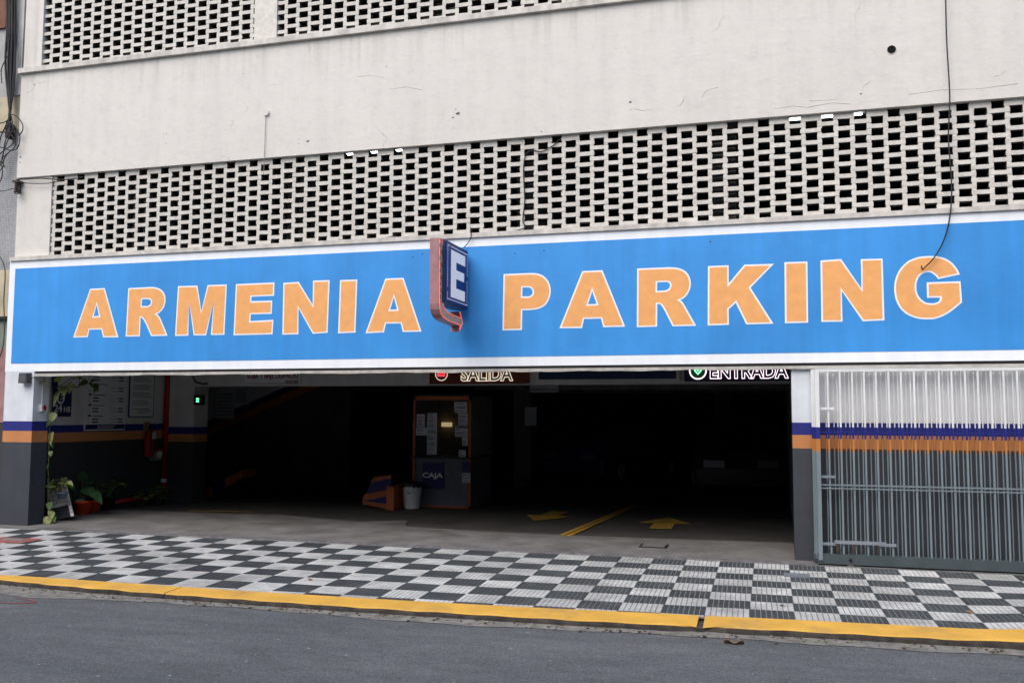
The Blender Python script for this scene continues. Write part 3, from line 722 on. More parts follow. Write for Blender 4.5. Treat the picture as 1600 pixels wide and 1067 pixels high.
text('lettering_outline', 'SALIDA', .30, M_ledw, s1, (pb.x, YS-.012, pb.z), bold=.010, outline=.0055, width=p1.x-p0.x)
pc = onY((690, 586.5), YS)
def disc(c, r, y, n=28): return [(c.x+r*math.cos(2*math.pi*i/n), y, c.z+r*math.sin(2*math.pi*i/n)) for i in range(n)]
pc.z += .02
MB().face(disc(pc, .105, YS-.004)).obj('emblem', mat('emblem_grey', (.08, .075, .08), .6), s1)
l = disc(pc, .105, YS-.010); MB().tube(l+[l[0]], .0055, 5).obj('emblem_ring', M_ledw, s1)
MB().tube([(pc.x-.06, YS-.012, pc.z-.025), (pc.x+.06, YS-.012, pc.z-.025), (pc.x+.06, YS-.012, pc.z+.02), (pc.x-.06, YS-.012, pc.z+.02), (pc.x-.06, YS-.012, pc.z-.025)], .011, 5).obj('emblem_bar', M_ledr, s1)
a = onY((1069, 596), YS); c = onY((1234, 594), YS)
s2 = thing('entrance_sign', 'dark lit sign reading ENTRADA hanging by the right pillar', 'sign', (a.x, YS, a.z))
MB().box(a.x, min(c.x+.04, .29), YS, YS+.07, a.z, a.z+.42).obj('sign_box', M_entr, s2)
p0, p1 = onY((1108, 590.5), YS), onY((1231, 590), YS)
text('lettering_outline', 'ENTRADA', .30, M_ledp, s2, ((p0.x+p1.x)/2, YS-.012, p0.z), bold=.010, outline=.0050, width=p1.x-p0.x)
pc = onY((1090.5, 579.5), YS)
MB().face(disc(pc, .12, YS-.004)).obj('emblem', mat('emblem_green', (.02, .10, .045), .6), s2)
l = disc(pc, .125, YS-.010); MB().tube(l+[l[0]], .0095, 5).obj('emblem_ring', M_ledp, s2)
MB().tube([(pc.x-.05, YS-.012, pc.z+.01), (pc.x, YS-.012, pc.z-.05), (pc.x+.05, YS-.012, pc.z+.01), (pc.x+.02, YS-.012, pc.z+.035), (pc.x, YS-.012, pc.z+.005), (pc.x-.02, YS-.012, pc.z+.035), (pc.x-.05, YS-.012, pc.z+.01)], .012, 5).obj('emblem_arrow', M_ledg, s2)
a = onY((836, 592), YS); c = onY((1062, 590), YS)
s3 = thing('blue_panel', 'blank navy panel in a pale frame between the exit and entrance signs', 'panel', (a.x, YS, a.z))
MB().box(a.x, c.x, YS+.02, YS+.078, a.z-.05, a.z+.42).obj('frame', M_intwhite, s3)
MB().box(a.x+.06, c.x-.06, YS+.005, YS+.02, a.z-.01, a.z+.40).obj('panel', mat('panel_navy', (.010, .025, .075), .4, .1, 8, 0), s3)
a = onY((381, 600), YS); c = onY((467, 598), YS)
s4 = thing('warning_notice', 'white notice in red lettering asking to drive up and down slowly', 'notice', (a.x, YS, a.z))
MB().box(a.x, c.x, YS+.04, YS+.078, a.z, a.z+.30).obj('board', M_board, s4)
M_redink = mat('red_ink', (.20, .006, .012), .7, .1, 9, 0)
xm = (a.x+c.x)/2; ww = c.x-a.x
text('lettering', 'SUBA Y BAJE DESPACIO', .13, M_redink, s4, (xm, YS+.038, a.z+.105), bold=.004, width=ww*.94)
text('lettering', 'GRACIAS', .065, M_redink, s4, (c.x-ww*.15, YS+.038, a.z+.02), bold=.002, width=ww*.24)
b = MB().box(a.x+.012, c.x-.012, YS+.0385, YS+.041, a.z+.008, a.z+.016).obj('border', M_ink, s4)
# grey notice on the second beam
a = onY((828, 613), 6.55); c = onY((872, 601), 6.55)
nb = thing('beam_notice', 'dim white notice strip on the second ceiling beam', 'notice', (a.x, 6.55, a.z))
MB().box(a.x, c.x, 6.55, 6.597, a.z, c.z).obj('board', M_board, nb); MB().box(a.x+.03, c.x-.03, 6.546, 6.55, a.z+.05, a.z+.065).obj('print_line', M_ink, nb)

# ------------------------------------------------------------------ boards on the entrance side wall
XW = -10.8
def side_rect(x0, y0, x1, y1, X=XW+.02): a = onX((x0, y0), X); c = onX((x1, y1), X); return a, c
a, c = side_rect(80, 651, 113, 601)
hs = thing('hours_sign', 'navy sign with a round E emblem and 24 HS in white', 'sign', (XW, a.y, a.z))
zt = c.z+.12
MB().box(XW-.01, XW+.02, a.y, c.y, a.z-.0, zt).obj('board', M_navy, hs)
ym = (a.y+c.y)/2; M_wp = mat('white_print', (.62, .62, .65), .7, .05, 9, 0)
text('lettering', '24', .17, M_wp, hs, (XW+.022, a.y+.135, a.z+.075), SIDE, bold=.005, width=.17)
text('lettering', 'HS', .12, M_wp, hs, (XW+.022, a.y+.325, a.z+.075), SIDE, bold=.003, width=.14)
ce = onX((94.5, 620), XW+.02)
MB().face([(XW+.0215, ce.y+.095*math.cos(t*math.pi/12), ce.z+.115*math.sin(t*math.pi/12)) for t in range(24)]).obj('emblem', M_wp, hs)
text('emblem_letter', 'E', .17, M_navy, hs, (XW+.0245, ce.y, ce.z-.06), SIDE, bold=.008, extrude=.0015)
a, c = side_rect(82, 607, 124, 580)
fr = thing('framed_notice', 'framed white notice with a thin dark border above the hours sign', 'notice', (XW, a.y, a.z+.03))
MB().box(XW-.01, XW+.034, a.y+.08, c.y, a.z+.03, a.z+.42).obj('frame', mat('maroon_frame', (.05, .008, .015), .6), fr)
MB().box(XW, XW+.037, a.y+.095, c.y-.015, a.z+.045, a.z+.405).obj('board', M_board, fr)
a, c = side_rect(132, 673, 198, 580)
pb_ = thing('price_board', 'tall white price board with rows of small print and a navy footer', 'board', (XW, a.y, a.z))
zt = a.z+1.05
MB().box(XW-.01, XW+.022, a.y, c.y, a.z, zt).obj('board', M_board, pb_)
MB().box(XW, XW+.024, a.y+.015, c.y-.01, a.z+.02, a.z+.10).obj('footer', M_navy, pb_)
b = MB(); wd = c.y-a.y; z = a.z+.13; r = 0
rnd = random.Random(5)
while z < zt-.05:
    h = .012
    if r % 3 == 2:
        b.box(XW+.02, XW+.0245, a.y+.06, a.y+.13, z, z+.03); b.box(XW+.02, XW+.0245, a.y+.16, a.y+.16+rnd.uniform(.1, .35), z+.004, z+.016); z += .075
    else:
        b.box(XW+.02, XW+.0245, a.y+.05, a.y+.10, z+.004, z+.010); b.box(XW+.02, XW+.0245, a.y+.16, a.y+.30, z, z+.02)
        b.box(XW+.02, XW+.0245, a.y+wd*.62, a.y+wd*.80, z+.004, z+.010); b.box(XW+.02, XW+.0245, a.y+wd*.81, a.y+wd*.93, z, z+.02); z += .05
    r += 1
stuff(b.obj('print_rows', M_ink, pb_))
b = MB()
for k, wdt in ((.07, .45), (.04, .40)): b.box(XW+.02, XW+.0255, a.y+wd*.3, a.y+wd*(.3+wdt), a.z+k, a.z+k+.010)
b.obj('footer_print', M_wp, pb_)
a, c = side_rect(201, 652, 242, 580)
rb = thing('rules_board', 'white board of numbered rules with a dark border beside the price board', 'board', (XW, a.y, a.z))
zt = a.z+.95
MB().box(XW-.01, XW+.02, a.y, c.y, a.z, zt).obj('border', M_navy, rb); MB().box(XW, XW+.022, a.y+.018, c.y-.018, a.z+.018, zt-.018).obj('board', M_board, rb)
b = MB(); z = a.z+.08; r = 0
while z < zt-.06:
    b.box(XW+.02, XW+.0235, a.y+(.08 if r > 1 else .22), c.y-.06-rnd.uniform(0, .12), z, z+.009); z += .032 if r % 3 != 2 else .075; r += 1
stuff(b.obj('print_rows', M_ink, rb))
# fire point
a = onX((232, 712), XW+.12)
ex_ = thing('fire_extinguisher', 'red fire extinguisher hung on the side wall below its tag', 'extinguisher', (a.x, a.y, a.z))
MB().lathe((a.x, a.y, a.z-.02), [(.06, 0), (.085, .015), (.085, .40), (.06, .45), (.03, .47), (.03, .50)], 16).obj('cylinder', M_red, ex_, True)
MB().tube([(a.x, a.y, a.z+.47), (a.x, a.y, a.z+.54), (a.x+.10, a.y, a.z+.56)], .016, 8).obj('valve', M_black, ex_)
MB().tube([(a.x+.02, a.y, a.z+.52), (a.x+.10, a.y-.07, a.z+.46), (a.x+.10, a.y-.08, a.z+.2), (a.x+.08, a.y-.05, a.z+.08)], .012, 7).obj('hose', M_black, ex_)
MB().box(a.x+.083, a.x+.090, a.y-.05, a.y+.07, a.z+.30, a.z+.42).obj('tag', M_paper, ex_)
a = onX((229, 668), XW+.012)
tag(MB().box(XW-.01, XW+.012, a.y-.07, a.y+.09, a.z-.09, a.z+.10).obj('extinguisher_plate', mat('faded_plate', (.35, .22, .15), .7, .2, 12, 0)), 'small faded plate on the wall above the fire extinguisher', 'plate')
a = onX((262, 600), XW+.07)
fp = thing('fire_pipe', 'red fire water pipe running down the wall corner with a white valve', 'pipe', (a.x, a.y, 0))
z_e = onX((258, 765), XW+.07).z
MB().tube([(a.x, a.y, 3.0), (a.x, a.y, .95)], .055, 10).obj('riser', M_red, fp, True)
MB().tube([(a.x+.02, a.y-.05, .95), (a.x+.02, a.y-.05, .22), (a.x+.02, a.y-.18, .12), (a.x+.02, a.y-1.5, .12)], .035, 10).obj('lower_pipe', M_red, fp, True)
MB().box(a.x-.06, a.x+.06, a.y-.5, a.y+.02, .93, .97).obj('crosspiece', M_red, fp)
MB().lathe((a.x+.02, a.y-.05, .36), [(.05, 0), (.055, .03), (.05, .07)], 10).obj('valve', M_whitemetal, fp)
a = onX((247, 712), XW+.1)
mt = thing('water_meter', 'grey meter with a round dial mounted beside the red pipe', 'meter', (a.x, a.y, a.z))
MB().box(XW-.01, XW+.12, a.y-.09, a.y+.09, a.z-.08, a.z+.12).obj('body', mat('meter_grey', (.22, .22, .21), .6, .2, 9, .1), mt)
MB().tube([(XW+.12, a.y, a.z+.03), (XW+.15, a.y, a.z+.03)], .06, 14).obj('dial', M_whitemetal, mt)
a = onY((310, 625), 3.5)
ld = thing('led_indicator', 'small black box with a lit green display on the white column', 'indicator', (a.x, 3.5, a.z))
MB().box(a.x-.085, a.x+.085, 3.48, 3.572, a.z-.09, a.z+.09).obj('housing', M_black, ld)
MB().box(a.x-.028, a.x+.022, 3.474, 3.48, a.z+.008, a.z+.035).box(a.x-.028, a.x+.022, 3.474, 3.48, a.z-.035, a.z-.008).obj('display', emit('green_display', (.10, 1, .30), 2.5), ld)
a = onY((300, 590), 3.5)
tag(MB().tube([(a.x, 3.53, 2.75), (a.x, 3.53, a.z), (a.x+.05, 3.53, a.z-.08), (a.x+.2, 3.54, a.z-.12), (a.x+.3, 3.55, a.z-.11)], .014, 6).obj('sagging_cable', M_cable), 'black cable sagging from the beam beside the green display', 'cable')
for nm_, (x0, y0, x1, y1), lab in (('ramp_notice', (338, 654, 366, 606), 'white printed notice on the far wall by the ramp'), ('ramp_sign', (366, 632, 389, 604), 'short pale sign on the far wall right of the ramp notice')):
    a, c = onY((x0, y0), YW-.03), onY((x1, y1), YW-.03)
    t_ = thing(nm_, lab, 'notice', (a.x, YW, a.z)); MB().box(a.x, c.x, YW-.03, YW-.005, a.z, c.z).obj('board', M_board, t_)
    b = MB()
    for k in range(7): zz0 = a.z+(c.z-a.z)*(.12+.11*k); b.box(a.x+.04, c.x-.05, YW-.034, YW-.029, zz0, zz0+.012)
    stuff(b.obj('print_rows', M_ink, t_))

# ------------------------------------------------------------------ cash booth, bin, ramp island
YB = 4.12
bx0, bx1, bz1 = onY((645, 700), YB).x, onY((736, 700), YB).x, onY((690, 619), YB).z
bo = thing('cash_booth', 'orange framed cash booth with paper notices on its window and a blue CAJA sign', 'booth', ((bx0+bx1)/2, YB+.6, 0))
zc_ = onY((690, 716), YB).z
MB().box(bx0, bx1, YB+.02, YB+1.2, 0, zc_).obj('lower_panel', mat('booth_grey_blue', (.11, .125, .15), .6, .15, 5, .1), bo)
MB().box(bx0-.02, bx1+.02, YB-.06, YB+1.2, zc_, zc_+.03).obj('counter', M_black, bo)
for (u0, u1, v0, v1) in ((bx0, bx0+.045, 0, bz1), (bx1-.045, bx1, 0, bz1), (bx0, bx1, bz1-.07, bz1+.0), (bx0, bx1, 0.0, .04)):
    MB().box(u0, u1, YB-.005, YB+.045, v0, v1).obj('frame_bar', M_intorange, bo)
MB().box(bx0, bx1, YB, YB+1.25, bz1, bz1+.03).obj('roof', M_black, bo)
MB().box(bx0, bx1, YB+1.2, YB+1.24, zc_, bz1).obj('back_wall', mat('booth_back', (.22, .17, .11), .8, .2, 4, .1), bo)
MB().box(bx0, bx0+.02, YB+.05, YB+1.2, zc_, bz1).obj('side_wall', M_intwall, bo)
MB().box(bx1-.02, bx1, YB+.05, YB+1.2, zc_, bz1).obj('side_wall', M_intwall, bo)
gl = bpy.data.materials.new('booth_glass'); t, N, L, B = nodes(gl); B.inputs['Base Color'].default_value = (.9, .95, .95, 1); B.inputs['Roughness'].default_value = .03; B.inputs['Transmission Weight'].default_value = 1.0; B.inputs['IOR'].default_value = 1.1
MB().box(bx0+.045, bx1-.045, YB+.012, YB+.018, zc_+.03, bz1-.07).obj('window_pane', gl, bo)
k = onY((700, 664), YB+1.1)
MB().box(k.x-.13, k.x+.05, YB+1.10, YB+1.19, k.z-.03, k.z+.05).obj('desk_lamp', emit('warm_lamp', (1, .74, .40), .22), bo)
for (x0, y0, x1, y1) in ((651, 667, 664, 647), (667, 710, 683, 645), (650, 680, 667, 668), (710, 645, 730, 628), (716, 668, 731, 646), (711, 682, 731, 666), (722, 696, 731, 683), (717, 714, 728, 703), (722, 754, 735, 739)):
    a, c = onY((x0, y0), YB-.01), onY((x1, y1), YB-.01)
    pn = MB().box(a.x, c.x, YB-.012, YB-.007, a.z, c.z).obj('paper_notice', M_paper, bo)
    b = MB(); zz0 = a.z+.03
    while zz0 < c.z-.03:
        b.box(a.x+.015, a.x+.015+(c.x-a.x-.03)*random.uniform(.5, 1), YB-.0135, YB-.0119, zz0, zz0+.008); zz0 += random.choice((.022, .022, .05))
    stuff(b.obj('print_rows', M_ink, pn))
a, c = onY((660, 763), YB-.01), onY((693, 723), YB-.01)
cj = MB().box(a.x, c.x, YB-.012, YB+.015, a.z, c.z).obj('cash_sign', M_navy, bo)
p = onY((675.5, 746), YB-.02); text('lettering', 'CAJA', .12, M_wp, cj, (p.x, YB-.015, p.z), bold=.004, width=onY((691.5, 746), YB).x-onY((659.5, 746), YB).x)
a, c = onY((722, 737), YB-.01), onY((735, 722), YB-.01); MB().box(a.x, c.x, YB-.012, YB-.007, a.z, c.z).obj('blue_notice', M_navy, bo)
p = onG((640, 795)); p.y += .10
bn = thing('waste_bin', 'white plastic waste bin with a black bag folded over its rim', 'bin', (p.x, p.y, 0))
MB().lathe((p.x, p.y, 0), [(.125, 0), (.137, .012), (.168, .40), (.176, .405), (.176, .43), (.165, .43), (.155, .40), (.12, .02)], 28, cap1=True).obj('tub', mat('bin_white_plastic', (.86, .86, .84), .45, .06, 8, .05, dirt=.15, dirtc=(.3, .28, .25)), bn, True)
b = MB(); n = 30
for (rr, zz0, jit) in ((.181, .375, .018), (.186, .43, .006), (.15, .455, .012), (.09, .40, .01)):
    b.v += [(p.x+(rr+random.uniform(-.006, .006))*math.cos(2*math.pi*i/n), p.y+(rr+random.uniform(-.006, .006))*math.sin(2*math.pi*i/n), zz0+random.uniform(-jit, jit)) for i in range(n)]
for r in range(3):
    for i in range(n): b.f.append((r*n+i, r*n+(i+1) % n, (r+1)*n+(i+1) % n, (r+1)*n+i)); b.m.append(0)
b.obj('bag', mat('bin_bag_black', (.015, .015, .016), .3, .1, 10, .1), bn, True)
b = MB().box(p.x-.02, p.x+.03, p.y-.166, p.y-.158, .265, .28); b.obj('slot_mark', M_ink, bn)
# striped ramp island beside the booth
a = onG((568, 792)); c = onG((612, 797))
isl = thing('ramp_island', 'low wedge kerb painted in orange and navy at the foot of the ramp', 'kerb', ((a.x+c.x)/2, a.y, 0))
def isl_poly(pts, m, yf, yb, nm_):
    q = [(v.x, v.z) for v in (onY(p, yf) for p in pts)]; MB().prism([q], lambda p: (p[0], yf, p[1]), lambda p: (p[0]*1.0, yb, p[1])).obj(nm_, m, isl)
isl_poly([(565, 787), (609, 796), (612, 742), (584, 745)], M_navy, 3.75, 4.9, 'body')
isl_poly([(565, 787), (609, 796), (609, 788), (571, 783)], M_intorange, 3.735, 3.749, 'stripe')
isl_poly([(566, 784), (571, 782), (609, 774), (609, 764), (569, 772)], M_intorange, 3.735, 3.749, 'stripe')
isl_poly([(578, 754), (609, 748), (612, 742), (584, 745)], M_intorange, 3.735, 3.749, 'stripe')
MB().box(c.x-.10, c.x+.035, c.y-.0, c.y+.9, 0, .40).obj('end_block', M_intorange, isl)
rk = thing('ramp_kerb', 'rising ramp kerb striped orange and navy behind the white column', 'kerb', tuple(onY((315, 786), 4.6)))
for t0, t1, m_ in ((0, .33, M_intorange), (.33, .62, M_navy), (.62, 1.0, M_intorange)):
    lo = [onY((308+70*t, 788-42*t), 4.6) for t in (t0, t1)]; hi_ = [onY((308+70*t, 768-34*t), 4.6) for t in (t1, t0)]
    MB().prism([[(v.x, v.z) for v in lo+hi_]], lambda p: (p[0], 4.6, p[1]), lambda p: (p[0], 5.1, p[1])).obj('stripe_block', m_, rk)

# ------------------------------------------------------------------ parked car deep inside
def car(loc, rotz, body_c, label):
    t_ = thing('parked_car', label, 'car', loc); PW[t_.name] = Vector((0, 0, 0)); t_.rotation_euler = (0, 0, rotz)
    mb = mat('car_paint_'+label[:10], body_c, .25, .05, 5, 0, spec=.6)
    prof = [(-2.1, .28), (-2.12, .62), (-2.0, .86), (-1.2, .96), (-.55, 1.42), (.75, 1.46), (1.55, .98), (2.0, .90), (2.1, .60), (2.08, .28)]
    b = MB(); secs = []
    for (wy, sc) in ((-.86, .90), (-.80, 1.0), (.80, 1.0), (.86, .90)):
        secs.append(len(b.v))
        for (x, z) in prof:
            hw = wy if z < .99 else wy*.80
            b.v.append((x*(.985 if abs(wy) > .83 else 1), hw, .28+(z-.28)*(.97 if abs(wy) > .83 else 1)))
    n = len(prof)
    for s_ in range(3):
        for i in range(n): b.f.append((secs[s_]+i, secs[s_]+(i+1) % n, secs[s_+1]+(i+1) % n, secs[s_+1]+i)); b.m.append(0)
    b.f.append(tuple(range(secs[0], secs[0]+n))); b.f.append(tuple(range(secs[3]+n-1, secs[3]-1, -1))); b.m += [0, 0]
    b.obj('body', mb, t_)
    gm = mat('car_glass', (.01, .012, .015), .05, .05, 5, 0, spec=.8)
    MB().face([(-1.17, -.62, .995), (-1.17, .62, .995), (-.60, .58, 1.40), (-.60, -.58, 1.40)]).obj('rear_window', gm, t_).location = (-.012, 0, .006)
    MB().face([(1.50, -.62, 1.02), (1.50, .62, 1.02), (.80, .58, 1.43), (.80, -.58, 1.43)]).obj('windscreen', gm, t_).location = (.012, 0, .008)
    for s_ in (-1, 1):
        MB().face([(-.95, s_*.715, 1.02), (1.25, s_*.715, 1.02), (.68, s_*.70, 1.40), (-.5, s_*.70, 1.40)]).obj('side_window', gm, t_)
        MB().box(2.03, 2.11, s_*.50-.2, s_*.50+.2, .62, .76).obj('headlight', mat('lamp_glass', (.16, .16, .2), .1, .05, 5, 0), t_)
        MB().box(-2.13, -2.05, s_*.62-.12, s_*.62+.12, .62, .84).obj('tail_light', M_red, t_)
        for x in (-1.3, 1.3):
            wl = MB().tube([(x, s_*.70, .31), (x, s_*.88, .31)], .31, 20).obj('wheel', M_black, t_)
            MB().tube([(x, s_*.86, .31), (x, s_*.892, .31)], .19, 14).obj('rim', M_whitemetal, wl)
    return t_
car((-3.7, 11.5, 0), math.radians(250), (.025, .035, .15), 'dark blue car parked deep inside the garage behind the lane lines')
car((-.75, 9.2, 0), math.radians(275), (.03, .03, .033), 'grey car parked against the right wall deep inside the garage')
for x_, y_, lab in ((828, 650, 'small white notice on a column behind the cash booth'),):
    a, c = onY((820, 665), 8.9), onY((838, 636), 8.9)
    o = MB().box(a.x, c.x, 8.9, 8.93, a.z, c.z).obj('column_notice', M_board); tag(o, lab, 'notice')
a, c = onY((1155, 681), 15), onY((1224, 668), 15)
o = MB().box(a.x, c.x, 15, 15.04, a.z, c.z).obj('rear_sign', M_board); tag(o, 'long pale sign hanging in the dark rear of the garage', 'sign')

# ------------------------------------------------------------------ lamps behind the lattice
def tubelamp(p, q, lab):
    d = thing('fluorescent_lamp', lab, 'lamp', tuple((p+q)/2))
    MB().tube([p, q], .013, 8).obj('tube', emit('fluorescent_white', (.9, .93, 1), 5), d)
    MB().box(p.x-.05, q.x+.05, p.y-.02, p.y+.08, p.z+.03, p.z+.09).obj('housing', M_whitemetal, d); return d
YT = 1.6
a, c = onY((531, 243.5), YT), onY((628, 234), YT); c.z = a.z = (a.z+c.z)/2; tubelamp(a, c, 'lit fluorescent tube seen through the lattice left of the projecting sign')
a, c = onY((1232, 188), YT), onY((1347, 178), YT); c.z = a.z = (a.z+c.z)/2; tubelamp(a, c, 'lit fluorescent tube seen through the lattice left of the long hanging cable')

# ------------------------------------------------------------------ wall fittings
a = onY((45, 590.5), 0)
wl = thing('wall_lamp', 'small dark box lamp on the white wall left of the opening', 'lamp', tuple(a))
b = MB(); b.prism([[(-.075, -.075), (.075, -.075), (.065, .075), (-.065, .075)]], lambda p: (a.x+p[0], -.12, a.z+p[1]-.005), lambda p: (a.x+p[0]*1.05, .002, a.z+p[1])); b.obj('housing', mat('lamp_grey', (.07, .075, .08), .5, .15, 12, .1), wl)
MB().box(a.x-.055, a.x+.055, -.126, -.12, a.z-.06, a.z+.05).obj('lens', mat('lamp_lens', (.10, .11, .12), .2, .1, 20, .1), wl)
MB().tube([(a.x+.07, -.02, a.z), (a.x+.12, -.015, a.z+.01), (a.x+.13, -.01, a.z+.06)], .006, 6).obj('lead', M_cable, wl)
a = onX((66, 590), -10.36); c = onX((64.5, 637), -10.36)
sw = thing('switch_box', 'white conduit with a small switch box on the side of the left pillar', 'switch', tuple(c))
MB().tube([(-10.352, c.y, 2.15), (-10.352, c.y, c.z)], .010, 8).obj('conduit', M_whitemetal, sw)
MB().box(-10.37, -10.31, c.y-.045, c.y+.045, c.z-.05, c.z+.05).obj('box', M_whitemetal, sw); MB().box(-10.312, -10.302, c.y-.015, c.y+.035, c.z-.035, c.z+.035).obj('plate', M_red, sw)
a = onY((1393, 78), 0)
vt = thing('vent_hole', 'round black vent hole high in the cream wall', 'vent', tuple(a))
MB().tube([(a.x, -.006, a.z), (a.x, .0, a.z)], .054, 24).obj('rim', M_wall, vt); MB().tube([(a.x, -.009, a.z), (a.x, -.002, a.z)], .047, 24).obj('opening', mat('vent_black', (.004, .004, .004), 1, 0, 5, 0), vt)
def cable(pts, r, label, Y=-.03, name='hanging_cable', m=None, n=6, wob=0.0):
    P = [onY(p[:2], p[2] if len(p) > 2 else Y) for p in pts]
    # Catmull-Rom
    out = []
    for i in range(len(P)-1):
        p0, p1, p2, p3 = P[max(i-1, 0)], P[i], P[i+1], P[min(i+2, len(P)-1)]
        for k in range(6):
            t = k/6; out.append(.5*((2*p1)+(p2-p0)*t+(2*p0-5*p1+4*p2-p3)*t*t+(3*p1-p0-3*p2+p3)*t**3))
    out.append(P[-1]); b = MB().tube(out, r, n)
    if label is None: return b
    return tag(b.obj(name, m or M_cable, smooth=True), label, 'cable')
cable([(1477, -40), (1479, 60), (1484, 150), (1482, 215), (1487, 290), (1484, 340), (1475, 375), (1460, 402), (1446, 417), (1441, 421), (1440, 415)], .008, 'long black cable hanging down the wall and ending in a hook on the letter G', -.075)
a = onY((417, 177), 0)
ac = thing('anchored_wire', 'thin grey wire hanging from a round white wall anchor', 'wire', tuple(a))
MB().tube([(a.x, -.03, a.z), (a.x, .005, a.z)], .042, 16).obj('anchor', M_wall, ac)
cable([(415, 180), (414, 215), (413, 245), (412, 272)], .004, None, -.02).obj('wire', mat('grey_wire', (.25, .24, .23), .6, .1, 9, 0), ac)
cable([(876, 217), (862, 229), (845, 237), (832, 235), (821, 243), (818, 270), (820, 310), (817, 345), (821, 355), (800, 362), (770, 366)], .007, 'black cable looping down the face of the brick lattice', .035)
cable([(735, 355), (736, 370), (731, 380), (724, 388)], .006, 'short black lead running from the lattice to the projecting sign', -.06)
cable([(530, 374), (560, 378), (590, 374), (620, 368)], .006, 'thin black cable lying along the sill under the lattice', -.02)
cable([(26, 281), (60, 279), (100, 281), (130, 277)], .009, 'thick black cable along the foot of the upper wall at its left end', -.02)
cable([(26, 284), (48, 287), (72, 287), (95, 283)], .006, 'thin sagging wire below the thick cable at the wall corner', -.03)
a = onY((30, 290), 0)
br = thing('wall_bracket', 'rusty cable bracket with coiled wire at the building corner', 'bracket', tuple(a))
MB().box(a.x-.05, a.x+.05, -.09, .03, a.z+.03, a.z+.06).box(a.x-.01, a.x+.01, -.08, .03, a.z-.12, a.z+.06).obj('arm', mat('rusty_iron2', (.08, .06, .05), .8, .3, 20, .2), br)
co = [(a.x+.03+.06*math.cos(t*.5), -.05-.004*t/6, a.z-.10+.045*math.sin(t*.5)) for t in range(30)]
MB().tube(co, .006, 5).obj('coil', M_cable, br)
cable([(-40, 300, -.3), (0, 299, -.15), (20, 295, -.06), (28, 292)], .006, 'wire running in from the street to the corner bracket', -.06)

# ------------------------------------------------------------------ neighbouring building at the left edge
nbd = thing('neighbour_building', 'grey neighbouring house front with small mosaic tiles and cream patches', 'building', (-13, .1, 0))
M_mos = bpy.data.materials.new('grey_mosaic'); t, N, L, B = nodes(M_mos); B.inputs['Roughness'].default_value = .7
bk = N.new('ShaderNodeTexBrick'); bk.inputs['Scale'].default_value = 1.0; bk.offset = 0; bk.inputs['Brick Width'].default_value = .03; bk.inputs['Row Height'].default_value = .03; bk.inputs['Mortar Size'].default_value = .003
bk.inputs['Color1'].default_value = (.42, .43, .44, 1); bk.inputs['Color2'].default_value = (.33, .34, .35, 1); bk.inputs['Mortar'].default_value = (.22, .22, .22, 1)
g = N.new('ShaderNodeNewGeometry'); mp = N.new('ShaderNodeMapping'); mp.inputs['Rotation'].default_value = (math.pi/2, 0, 0); L.new(g.outputs['Position'], mp.inputs[0]); L.new(mp.outputs[0], bk.inputs['Vector'])
L.new(mul(N, L, bk.outputs['Color'], ramp(N, L, noise(N, L, 2, 5), [(.3, .8), (.7, 1.0)])), B.inputs['Base Color'])
M_cream = mat('cream_render', (.46, .40, .28), .85, .18, 5, .3, dirt=.5, dirtc=(.3, .28, .24)); M_stone = mat('grey_render', (.36, .36, .35), .85, .15, 4, .3, dirt=.4, dirtc=(.2, .2, .19)); M_brown = mat('brown_shutter', (.16, .07, .04), .7, .2, 9, .2)
def zpx(y): return onY((10, y), .06).z
bands = [(13, zpx(0), M_stone, 0), (zpx(0), zpx(152), M_stone, 1), (zpx(152), zpx(205), M_cream, 2), (zpx(205), zpx(422), M_mos, 3), (zpx(422), zpx(497), M_cream, 4), (zpx(497), zpx(545), mat('green_grey_board', (.20, .22, .19), .7, .2, 6, .2), 5), (zpx(545), zpx(660), mat('dusky_pink_render', (.30, .17, .17), .85, .2, 6, .3), 6), (zpx(660), -.1, M_dark, 7)]
for (z1, z0, m_, i) in bands:
    MB().box(-17, XL-.012-(.0 if i % 2 else .004), .05+(.012 if i % 2 else 0), .3, z0, z1).obj('wall_band', m_, nbd)
MB().box(-17, XL-.03, .0, .05, zpx(497)-.02, zpx(497)+.02).obj('ledge', M_black, nbd)
a = onY((10, 22), .03); MB().box(-17, a.x, .02, .06, zpx(45), 9).obj('shutter', M_brown, nbd)
MB().box(XL-.16, XL-.012, .03, .1, zpx(152), 12).obj('downpipe_cover', mat('pale_render', (.5, .5, .49), .8, .15, 5, .3, dirt=.4, dirtc=(.3, .3, .29)), nbd)
MB().box(-17, -14.3, .3, 10, 0, 12).obj('house_body', M_stone, nbd)
cb = thing('cable_bundle', 'thick bundle of black cables running down beside the garage corner', 'cables', tuple(onY((15, 100), -.05)))
rc = random.Random(3)
for i in range(9):
    x = 10+i*1.7
    pts = [(x+rc.uniform(-1, 1), -30), (x+1+rc.uniform(-1.5, 1.5), 40), (x-1+rc.uniform(-2, 2), 100), (15+(x-15)*.5+rc.uniform(-1, 1), 150), (15+rc.uniform(-1.5, 1.5), 180), (14+rc.uniform(-4, 4), 200+rc.uniform(-8, 8))]
    cable(pts, rc.uniform(.010, .019), None, -.04-.012*(i % 3)).obj('cable', M_cable, cb, True)
